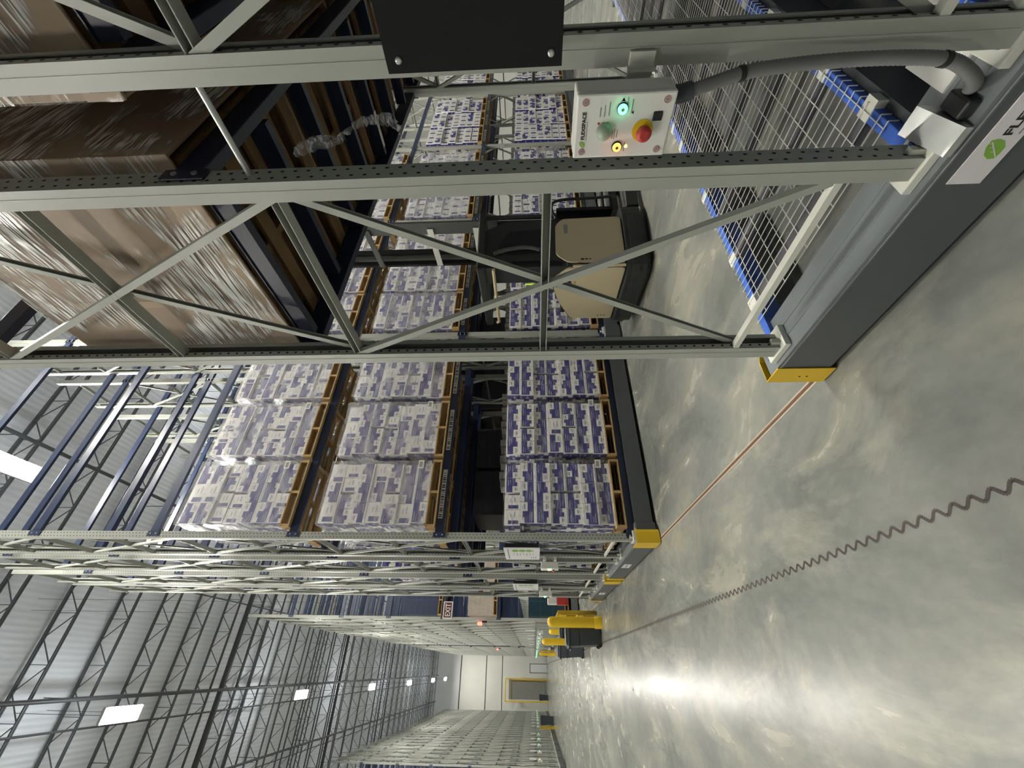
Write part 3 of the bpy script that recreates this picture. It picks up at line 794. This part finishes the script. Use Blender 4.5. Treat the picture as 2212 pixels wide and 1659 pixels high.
for b in range(5):
    for i in range(3):
        for lv in range(3):
            g = b*3+i
            if lv == 2 and b > 2: continue
            near = (b == 0 and i < 3) or (b == 1 and lv < 2 and i < 2)
            nm = 'on the %s %s pallet' % ('nearest' if g == 0 else nth(g+1), lvlname[lv])
            p = pallet('pine pallet, %s, carrying blue and white cartons' % ('nearest the corridor on the %s row' % lvlname[lv] if g == 0 else '%s along the %s row' % (nth(g+1), lvlname[lv])), (px(b, i), yp, lvlz[lv]), b == 0)
            red = (b >= 4 and lv == 1)
            carton_load(px(b, i), yp, lvlz[lv], nm if b == 0 or (b == 1 and i == 0 and lv < 2) or (b == 1 and i == 1 and lv == 1) else None, (g+lv) % 3, 7, seed=g*7+lv, white=(.05, .25, .30)[lv]+(.5 if b >= 2 or (b == 1 and i == 2) else 0))
            if b < 3:
                film_shell(px(b, i)+.038, yp-.002, lvlz[lv]+.146, 1.565, 'clear stretch film round cartons on the %s %s pallet' % ('nearest' if g == 0 else nth(g+1), lvlname[lv]), 'film' if lv == 0 else 'filmwhite', .94, 1.20, seed=g*3+lv)
# loads in the rear row and in the next rack: mostly hidden, most of them coloured shadow-dark
for ry, rk in ((Y2+1.46, 1), (Y3+.10, 2), (Y3+1.46, 2)):
    for b in range(5 if rk == 1 else 2):
        for i in range(3):
            for lv in range(2):
                if b == 0 and i == 0:
                    carton_load(px(b, i), ry, lvlz[lv], None, 0, 7, seed=int(ry*31)+lv)
                else:
                    if lv == 0:
                        for q in range(6): STUFF.box(px(b, i)+.02+q*.165, px(b, i)+.145+q*.165, ry+.005, ry+.3, lvlz[0]+.141+7*CH, lvlz[0]+.10+8*CH+(q % 2)*.02, 0)
                    for L in range(11 if (lv == 0 and ry == Y3+.10) else 7):  # taller stack added to black out the view between the shelves
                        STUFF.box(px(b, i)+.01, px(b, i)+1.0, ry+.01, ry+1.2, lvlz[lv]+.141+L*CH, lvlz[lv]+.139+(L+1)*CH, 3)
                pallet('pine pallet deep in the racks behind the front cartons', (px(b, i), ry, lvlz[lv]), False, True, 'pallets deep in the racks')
o = obj('carton_stacks', STUFF.mesh('carton_stacks', ['carton', 'indigo', 'print', 'shadowgoods'])); o['kind'] = 'stuff'; o['label'] = 'remaining blue and white cartons and shadow-dark filler loads farther down the racks'; o['category'] = 'cartons'
# barcode slips on some cartons
for k, (b, i, lv, nm) in enumerate(((0, 0, 0, 'nearest floor-level'), (0, 1, 0, 'second floor-level'), (0, 0, 1, 'nearest middle-shelf'), (0, 1, 1, 'second middle-shelf'), (0, 0, 2, 'nearest upper-shelf'), (0, 1, 2, 'second upper-shelf'))):
    mb = MB(); mb.box(0, .13, 0, .0012, 0, .085, 0)
    for q in range(8): mb.box(.025+.011*q, .025+.011*q+(.004 if q % 2 else .007), -.0006, 0, .02, .07, 1)
    single('barcode_slip', mb, ['white', 'ink'], 'white barcode slip on the film of the %s pallet' % nm, 'label', 'barcode slips', (px(b, i)+.86, yp-.032, lvlz[lv]+.27))

# brown wrapped loads on the foreground rack
def brown_load(x, y, z, label, h=1.2, full=True, W=1.03, D=1.16, mat='kraft', seed=0):
    t = thing('wrapped_load', label, 'boxed load', (x, y, z))
    mb = MB(); o_ = .018; b0 = .012
    mb.box(0, W, 0, D, .143, .141+h, 0, .03)
    mb.box(-o_, -.004, -o_, D+o_, b0, .135+h, 0, .004); mb.box(W+.004, W+o_, -o_, D+o_, b0, .135+h, 0, .004)
    mb.box(-.006, W+.006, -o_, -.004, b0, .135+h, 0, .004); mb.box(-.006, W+.006, D+.004, D+o_, b0, .135+h, 0, .004)
    for zz in (.33, .68): mb.box(-o_-.0012, W+o_, -o_-.0012, D+o_, zz*h-.002, zz*h+.002, 1)
    mb.box(-o_-.002, -.01, D*.62, D*.66, .06, .13+h, 1)
    part('carton_stack', mb, [mat, 'kraft2'], t)
    mb = MB(); mb.box(-o_-.003, -.012, -o_-.002, D+o_+.002, b0-.002, .15, 0, .002); part('base_band', mb, 'kraft2', t)
    return t
r2y, r1y = Y1+1.54-.03, Y1+.16-.03
for i in range(6):
    x = px(i//3, i % 3)+.0
    for ry, rn in ((r2y, 'aisle-side'), (r1y, 'near-side')):
        bl = brown_load(x, ry, LEV[0]+.002, 'brown boxed load, %s on the %s row of the foreground rack shelf' % (nth(i+1), rn), 1.22 if (i+int(ry > 0)) % 2 else 1.05, mat='kraft' if i % 2 == 0 else 'kraft2')
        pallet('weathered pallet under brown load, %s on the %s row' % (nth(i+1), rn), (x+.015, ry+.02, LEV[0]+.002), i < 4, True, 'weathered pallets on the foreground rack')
        if i < 2:
            film_shell(0, 0, .014, 1.352 if (i+int(ry > 0)) % 2 else 1.182, 'glossy creased clear film', 'filmglint', 1.03, 1.16, seed=90+i, off=.0215, wob=.008, parent=bl)
for i in range(2):
    for ry, rn in ((r2y, 'aisle-side'), (r1y, 'near-side')):
        brown_load(px(0, i+1), ry, LEV[1]+.002, 'brown boxed load, %s on the %s upper shelf overhead' % (nth(i+1), rn), 1.2)
        pallet('weathered pallet overhead, %s on the %s upper shelf' % (nth(i+1), rn), (px(0, i+1)+.015, ry+.02, LEV[1]+.002), False, True, 'weathered pallets on the foreground rack')
# hanging film tail
sp = smooth_pts([(2.26, 1.03, 2.96), (2.28, 1.0, 2.86), (2.3, .998, 2.78), (2.3, .992, 2.72), (2.31, .955, 2.66), (2.3, .912, 2.57), (2.3, .905, 2.47), (2.3, .912, 2.41), (2.3, .966, 2.37)], 8)
mb = MB(); wd = [.026, .034, .032, .022, .010, .020, .026, .032, .024]
vs = []; rnd = random.Random(3)
for i, p in enumerate(sp):
    u = i/(len(sp)-1)*8; k = min(int(u), 7); w = wd[k]*(1-(u-k))+wd[k+1]*(u-k)
    for j in range(5):
        s_ = (j/4-.5)*2; vs.append(p+Vector((rnd.uniform(-.006, .006), s_*w+rnd.uniform(-.008, .008), rnd.uniform(-.012, .012)+.012*math.cos(s_*3))))
mb.add(vs, [(i*5+j, i*5+j+1, (i+1)*5+j+1, (i+1)*5+j) for i in range(len(sp)-1) for j in range(4)], 0, True)
single('film_tail', mb, 'filmtail', 'loose clear film tail dangling beneath the foreground shelf', 'plastic film')

mb = MB(); mb.box(3.755, 3.80, 1.42, 1.70, LEV[0]-.101, LEV[0]-.0955, 0); mb.box(3.77, 3.79, 1.46, 1.56, LEV[0]-.1016, LEV[0]-.101, 1)
single('paper_strip', mb, ['white', 'gink'], 'white paper strip hanging under the foreground shelf near the film tail', 'paper strip')

# ------------------------------------------------------------------ reach truck
def rounded(poly, r, n=5):
    out = []; k = len(poly)
    for i in range(k):
        p = Vector(poly[i]); a = (Vector(poly[i-1])-p); b = (Vector(poly[(i+1) % k])-p); rr = min(r, a.length*.45, b.length*.45)
        s, e = p+a.normalized()*rr, p+b.normalized()*rr
        for j in range(n+1):
            u = j/n; q = s*(1-u)**2+p*2*u*(1-u)+e*u*u; out.append((q.x, q.y))
    return out
tr = thing('reach_truck', 'cream and black stand-up forklift parked in the open rack aisle', 'forklift', (4.56, 3.70, 0), math.radians(-10))
mb = MB(); ol = rounded([(-.13, -.08), (1.15, -.08), (1.15, 1.33), (-.13, 1.33)], .28); mb.prism(ol, .10, .36, 'Z')
ol2 = rounded([(-.06, -.02), (1.1, -.02), (1.1, 1.27), (-.06, 1.27)], .25); mb.prism(ol2, .03, .10, 'Z'); mb.prism(rounded([(-.15, -.10), (1.0, -.10), (1.0, 1.35), (-.15, 1.35)], .30), .20, .30, 'Z')
part('bumper_skirt', mb, 'truck', tr)
for y in (.02, 1.06):
    mb = MB(); mb.box(1.15, 2.9, y, y+.16, .05, .24, 0, .02); a = part('outrigger', mb, 'truck', tr)
    mb = MB(); mb.tube([(2.75, y+.02, .08), (2.75, y+.14, .08)], .078, 16); part('load_wheel', mb, 'black', a)
mb = MB(); mb.tube([(.35, .30, .14), (.35, .46, .14)], .138, 20); part('drive_wheel', mb, 'black', tr)
mb = MB(); mb.prism([(.0, .36), (.0, 1.17), (.20, 1.36), (.45, 1.36), (.75, 1.28), (1.05, 1.15), (1.26, 1.05), (1.28, .36)], .0, .86, 'X'); part('body', mb, 'truck', tr)
mb = MB(); mb.prism(rounded([(.03, .38), (.02, 1.16), (.20, 1.34), (.47, 1.345), (.76, 1.265), (1.03, 1.14), (1.23, 1.04), (1.255, .38)], .05, 3), -.022, .0, 'X'); rp = part('rear_panel', mb, 'cream', tr)
mb = MB(); mb.prism(rounded([(.02, .38), (.06, 1.17), (.20, 1.33), (.74, 1.32), (.86, 1.22), (.88, .38)], .06, 3), -.022, .0, 'Y'); sp_ = part('side_panel', mb, 'cream', tr)
mb = MB(); mb.tube([(.0, .0, .38), (.0, .0, 1.10)], .021, 10); part('panel_corner', mb, 'cream', tr)
mb = MB()
for z in (.50, .55, .60): mb.disc((-.022, 1.16, z), (-1, 0, 0), .013, 10, 0, .001)
part('vent_holes', mb, 'black', rp)
mb = MB(); mb.disc((-.022, .33, 1.17), (-1, 0, 0), .075, 24, 0, .0015, .75); mb.ring((-.0235, .345, 1.165), (-1, 0, 0), .03, .036, 18, 1, .001); part('oval_emblem', mb, ['black', 'cream'], rp)
mb = MB(); mb.box(-.0235, -.022, .30, .34, 1.03, 1.06, 0); mb.box(-.0235, -.022, .35, .42, 1.035, 1.05, 1); part('small_decal', mb, ['ydark', 'gink'], rp)
mb = MB()
for k, z in enumerate((.86, .91, .965)): mb.disc((.10, -.022, z), (0, -1, 0), .016+.006*k, 10, 0, .001, .6)
part('vent_holes', mb, 'black', sp_)
mb = MB(); mb.box(.58, .75, -.0235, -.022, 1.15, 1.2); part('word_mark', mb, 'gink', sp_)
# dark cab: right wall, arched rear pillar, guard
mb = MB(); mb.prism(rounded([(.0, 1.17), (.10, 1.17), (.88, 1.30), (.86, 2.05), (.70, 2.34), (.02, 2.36)], .06, 3), .01, .13, 'Y')
mb.box(.0, .14, .01, .34, 1.2, 2.34, 0, .02); part('cab_pillar', mb, 'truck', tr)
mb = MB(); mb.prism(rounded([(.28, 1.42), (.70, 1.46), (.66, 2.0), (.34, 2.16), (.24, 2.0)], .08, 4), -.004, .012, 'Y'); part('cab_recess', mb, 'mastblack', tr)
mb = MB(); mb.tube(smooth_pts([(.30, -.006, 1.55), (.34, -.02, 1.75), (.30, -.012, 2.05), (.24, -.01, 2.2)], 6), .03, 8); part('side_pad', mb, 'mast', tr)
mb = MB()
mb.box(-.02, .08, -.02, 1.40, 2.32, 2.44, 0, .02); mb.box(1.0, 1.1, -.02, 1.40, 2.34, 2.44, 0, .02); mb.box(-.02, 1.1, -.02, .07, 2.33, 2.44, 0, .02); mb.box(-.02, 1.1, 1.31, 1.40, 2.33, 2.44, 0, .02)
for k in range(6): mb.box(.16+.14*k, .19+.14*k, .05, 1.33, 2.37, 2.41)
part('overhead_guard', mb, 'truck', tr)
mb = MB(); mb.tube([(1.0, 1.34, .36), (1.0, 1.34, 2.34)], .035, 10); part('guard_post', mb, 'truck', tr)
mb = MB(); mb.tube([(1.0, .05, 1.3), (1.0, .05, 2.34)], .035, 10); part('guard_post', mb, 'truck', tr)
mb = MB(); mb.tube([(-.03, .0, 2.20), (-.03, .03, 2.20), (-.03, 1.28, 2.215), (-.01, 1.33, 2.25)], .024, 10); part('grab_bar', mb, 'brass', tr)
mb = MB(); mb.box(.10, .28, .34, 1.26, 1.12, 1.20, 0, .03); mb.box(.12, .26, .36, .60, 1.2, 1.62, 0, .03); part('lean_seat', mb, 'black', tr)
mb = MB(); mb.box(.55, .85, .42, 1.1, 1.15, 1.32, 0, .03); mb.tube([(.6, 1.0, 1.32), (.58, 1.0, 1.44)], .02, 8); mb.lathe((.58, 1.0, 1.44), [(.03, 0), (.035, .02), (.02, .04)], 12); part('control_console', mb, 'black', tr)
mb = MB(); mb.tube(smooth_pts([(.9, .0, 1.30), (1.05, -.02, 1.36), (1.2, -.02, 1.33), (1.28, 0, 1.15), (1.3, 0, .7), (1.32, 0, .45)], 6), .022, 8); part('hose_loop', mb, 'black', tr)
mb = MB()
for k in range(3): mb.box(.09, .10, .40+.07*k, .43+.07*k, 1.62-.03*k, 1.80-.03*k)
vest = part('reflective_strip', mb, 'lime', tr)
mb = MB(); mb.box(.085, .095, .62, .68, 1.60, 1.68, 0, .003); part('badge', mb, 'blue', tr)
mb = MB(); mb.lathe((1.05, 1.30, 2.44), [(.05, 0), (.05, .07), (.035, .1)], 16); part('beacon', mb, 'orange', tr)
mt = MB()
mb = MB(); mb.box(1.20, 1.25, .30, .54, 2.2, 5.2, 0, .01); part('lift_cylinder_plate', mb, 'mast', tr)
for y, dy in ((.42, 1), (1.28, -1)):
    for k in range(3):
        mb = MB(); x = 1.26+.07*k; yy = y+dy*.07*k; mb.chan((x, yy, .12), (x, yy, 5.0), .05, .09, .012); part('mast_rail', mb, 'mastblack' if k != 1 else 'mast', tr)
for z, mt_ in ((2.55, 'foot'), (3.30, 'foot'), (4.35, 'mast'), (4.95, 'mast')):
    mb = MB(); mb.box(1.17, 1.185, .40, 1.25, z-.05, z+.05, 0, .003); part('mast_crossbar', mb, mt_, tr)
mb = MB(); mb.box(1.52, 1.58, .42, 1.20, .35, 1.25, 0); c_ = part('fork_carriage', mb, 'mastblack', tr)
for y in (.45, .95):
    mb = MB(); mb.box(1.58, 2.62, y, y+.12, .33, .37); mb.box(1.58, 1.62, y, y+.12, .33, 1.0); part('fork', mb, 'mastblack', c_)

# ------------------------------------------------------------------ next racks along both sides
def far_rack(label, loc, rotz, beams=False):
    t = rack(label, loc, rotz, 1, 0, LEV, beams, 'grey mobile racks lining the corridor')
    return t
c4 = rack('grey mobile rack beyond the exit sign, first of its block', (X0, Y4, 0), 0, 2, 1, LEV)
right = [Y4+2.97*i for i in range(1, 7)]+[41.5+2.97*i for i in range(9)]
proto_r = None
def place_rack(i, loc, rotz, label):
    global proto_r
    if proto_r is None:
        proto_r = rack(label, loc, rotz, 1, 0, LEV, True, 'grey mobile racks lining the corridor', False); return proto_r
    c = copytree(proto_r); c.location = loc; c.rotation_euler = (0, 0, rotz); c['label'] = label; return c
def mini_sign(label, loc, rotz):
    mb = MB(); mb.box(-.02, 0, 0, .6, 0, .42, 0); return single('information_sign', mb, 'sign', label, 'sign', 'signs on the far racks', loc, rotz)
for i, y in enumerate(right):
    place_rack(i, (X0, y, 0), 0, 'distant grey mobile rack, %s past the exit sign on the right' % nth(i+2))
    far_box('lit control box on the %s rack past the exit sign' % nth(i+2), (X0-.002, y+1.27, 1.29), 0, 'lamp_gf', 'far control boxes')
    mini_sign('white sign on the %s rack past the exit sign' % nth(i+2), (X0-.02, y+.2, 1.65), 0)
left = [30.8+2.9*i for i in range(5)]+[45.2]+[48.0+2.8*i for i in range(7)]
for i, y in enumerate(left):
    q = place_rack(i, (XL, y+2.72, 0), PI, 'grey mobile rack on the left side, %s from the front' % nth(i+1)); q.scale = (1, 1, 1.06)
    if i != 5:
        far_box('lit control box on the %s left-side rack' % nth(i+1), (XL+.002, y+1.45, 1.29), PI, 'lamp_gf' if i else 'lamp_y', 'far control boxes')
        mini_sign('white sign on the %s left-side rack' % nth(i+1), (XL+.02, y+2.3, 1.65), PI)
# goods visible in the first rack beyond the exit sign
def crate_stack(name, label, cat, loc, w, d, h, mat, bands, mat2):
    mb = MB(); mb.box(0, w, 0, d, 0, h, 0, .01)
    for k in range(bands+1):
        z = h*k/bands; mb.box(-.004, w+.004, -.004, d, max(z-.012, 0), min(z+.012, h), 1)
    for k in range(3): mb.box(w*k/2-.012, w*k/2+.012, -.005, 0, 0, h, 1)
    return single(name, mb, [mat, mat2], label, cat, None, loc)
M['tealrim'] = simple('teal_rim', (.012, .06, .065), .45)
M['navyblk'] = simple('navy_goods', (.010, .016, .05), .5)
y4 = Y4+.12
for i in range(2):
    x = px(0, i)
    w_ = 'nearest the corridor' if i == 0 else 'second from the corridor'
    for z, lv in ((.40, 'low'), (1.9, 'head-height'), (LEV[0], 'middle'), (LEV[1], 'upper')):
        if z == 1.9: continue
        pallet('pallet on the %s shelf beyond the exit sign, %s' % (lv, w_), (x, y4, z+.002), False)
    crate_stack('crate_stack', 'teal plastic crates on low shelf beyond exit sign, %s' % w_, 'crates', (x, y4, .545), 1.0, 1.1, 1.35, 'teal', 3, 'tealrim')
    crate_stack('crate_stack', 'beige film-wrapped goods beyond the exit sign, %s' % w_, 'wrapped goods', (x, y4, LEV[0]+.145), 1.0, 1.1, .95, 'beigewrap', 1, 'beigewrap')
    crate_stack('crate_stack', 'navy crates on upper shelf beyond exit sign, %s' % w_, 'crates', (x, y4, LEV[1]+.145), 1.0, 1.1, 1.3, 'navyblk', 6, 'navy')

# exit sign, beacons
t = thing('exit_sign', 'white-framed maroon EXIT sign hanging above the corridor edge', 'exit sign', (1.05, 12.2, 3.85))
mb = MB(); mb.box(0, .40, 0, .05, 0, .25, 0, .006); part('frame', mb, 'white', t)
mb = MB(); mb.box(.025, .375, -.003, .001, .03, .22, 0); pl = part('face_plate', mb, 'maroon', t)
text_on('EXIT', .19, (.045, -.0045, .058), FACE_NY, pl, 'sign', stretch=.78)
mb = MB()
for x in (.06, .34): mb.tube([(x, .025, .25), (x, .025, ZC-3.95)], .004, 6)
part('hanger', mb, 'pipe', t)
def strobe(label, loc):
    t = thing('warning_light', label, 'warning light', loc)
    mb = MB(); mb.box(0, .06, -.05, .05, -.02, .16, 0, .008); part('mounting', mb, 'black', t)
    mb = MB(); mb.lathe((-.03, 0, .16), [(.06, 0), (.06, .10), (.045, .15), (.01, .17)], 16); part('lens', mb, 'strobe', t)
strobe('red warning light on the first rack beyond the exit sign', (X0-.03, Y4+.06, 3.45))
strobe('small red warning light on a distant right-hand rack', (X0-.03, 41.6, 4.6))
# bollards, guards and bins
def bollard(label, loc, h, r):
    t = thing('bollard', label, 'bollard', loc, 0, 'yellow bollards')
    mb = MB(); mb.lathe((0, 0, 0), [(r*.97, .0), (r*.97, h-.12), (r*.9, h-.06), (r*.6, h-.015), (r*.1, h)], 24); part('post', mb, 'yellow', t)
    mb = MB(); mb.lathe((0, 0, 0), [(r*1.12, .0), (r*1.12, .17), (r*1.0, .19)], 24); part('sleeve', mb, 'yellow', t)
bollard('thick yellow bollard nearest, beside the grey bin', (.985, 11.9, 0), 1.36, .125)
bollard('yellow bollard standing behind the large grey bin', (.69, 14.6, 0), 1.46, .095)
bollard('short yellow bollard between two grey bins', (1.05, 16.1, 0), 1.2, .09)
bollard('distant yellow bollard by the right-hand racks', (1.0, 39.5, 0), 1.3, .12)
def bin_(label, loc, s=1., rz=0.):
    t = thing('wheeled_bin', label, 'bin', loc, rz, 'grey bins')
    mb = MB(); a, b = .20*s, .24*s; h = .80*s
    vs = [(-a, -a, .03), (a, -a, .03), (a, a, .03), (-a, a, .03), (-b, -b, h), (b, -b, h), (b, b, h), (-b, b, h)]
    mb.add(vs, [(0, 3, 2, 1), (4, 5, 6, 7), (0, 1, 5, 4), (1, 2, 6, 5), (2, 3, 7, 6), (3, 0, 4, 7)])
    mb.box(-b*1.0, b*1.0, -b-.004, -b+.02, h*.72, h*.76); part('body', mb, 'bin', t)
    mb = MB(); mb.box(-b-.02, b+.02, -b-.02, b+.02, h, h+.05, 0, .012); mb.prism(rounded([(-b, h+.05), (b, h+.05), (b*.8, h+.10), (-b*.8, h+.10)], .03, 3), -b, b, 'Y'); part('lid', mb, 'bin', t)
    mb = MB(); mb.tube([(-b-.06, -b*.7, h-.02), (-b-.06, b*.7, h-.02)], .018, 8); mb.bar((-b-.06, -b*.7, h-.02), (-b, -b*.7, h), .03, .03); mb.bar((-b-.06, b*.7, h-.02), (-b, b*.7, h), .03, .03); part('handle', mb, 'bin', t)
    for y in (-b*.6, b*.6):
        mb = MB(); mb.tube([(-a-.0, y-.025, .06), (-a-.0, y+.025, .06)], .06, 12); part('wheel', mb, 'black', t)
bin_('large slate grey bin beside the thick yellow bollard', (.715, 12.35, 0), 1.0, .06)
bin_('slate grey bin half hidden behind the large bin', (.60, 16.9, 0), 1.0, -.2)
bin_('slate grey bin behind the yellow bollard, near the racks', (1.02, 15.1, 0), 1.0)
bin_('distant dark bin beside left-side yellow guard', (-3.75, 47.6, 0), 1.4)
bin_('distant dark bin in the yellow portal opening', (-2.9, 64.5, 0), 1.3)
def guard(label, loc, h, w, n):
    t = thing('guard_rail', label, 'guard rail', loc, 0, 'yellow guard rails')
    for k in range(n):
        mb = MB(); mb.box(-.05, .05, k*w, k*w+.1, 0, h, 0, .01); part('post', mb, 'ydark', t)
    mb = MB()
    for z in (.42*h, .85*h): mb.box(-.07, -.05, 0, (n-1)*w+.1, z-.09, z+.09, 0, .008)
    part('rail', mb, 'yellow', t)
guard('yellow guard rail between the exit-sign aisle and the bollard', (1.28, 12.7, 0), 1.05, .55, 3)
guard('yellow guard rail at the left-side rack gap', (-4.05, 44.6, 0), 1.25, .6, 3)
guard('distant yellow guard rail on the right by the far wall', (1.25, 40.2, 0), 1.2, .55, 2)
t = thing('extinguisher_box', 'small red cabinet with white top beyond the third rack', 'cabinet', (1.40, 12.15, .78))
mb = MB(); mb.box(0, .22, 0, .2, 0, .30, 0, .01); part('cabinet', mb, 'red', t)
mb = MB(); mb.box(.01, .21, 0, .2, .30, .55, 0, .02); part('hood', mb, 'white', t)
mb = MB(); mb.tube([(.18, .1, -.78), (.18, .1, .0)], .02, 8); part('stand', mb, 'base', t)
# yellow portal at the far wall
def portal(label, x0, x1, y, h, mt):
    t = thing('portal_frame', label, 'door guard', ((x0+x1)/2, y, 0), 0, 'yellow portal frames'); w = (x1-x0)/2
    for s in (-1, 1):
        mb = MB(); mb.box(s*w-.07, s*w+.07, -.07, .07, 0, h, 0, .01); part('post', mb, mt, t)
    mb = MB(); mb.box(-w-.07, w+.07, -.07, .07, h, h+.14, 0, .01); part('header', mb, mt, t)
portal('tall yellow portal frame around the far wall opening', -3.5, -1.12, 67.2, 5.5, 'yellow')
portal('second yellow portal frame seen through the far opening', -4.6, -1.6, 79, 5.2, 'ydark')

# ------------------------------------------------------------------ world and colour
w = bpy.data.worlds.new('world'); sc.world = w; w.use_nodes = True
bg = w.node_tree.nodes['Background']; bg.inputs[0].default_value = (.80, .84, .86, 1); bg.inputs[1].default_value = .16
sc.view_settings.view_transform = 'Standard'
sc.view_settings.look = 'None'
sc.view_settings.exposure = 0
sc.cycles.max_bounces = 4; sc.cycles.diffuse_bounces = 2; sc.cycles.glossy_bounces = 2; sc.cycles.transparent_max_bounces = 8
sc.cycles.use_adaptive_sampling = True; sc.cycles.adaptive_threshold = .18; sc.cycles.adaptive_min_samples = 18
sc.cycles.sample_clamp_indirect = 6
sc.cycles.use_denoising = True
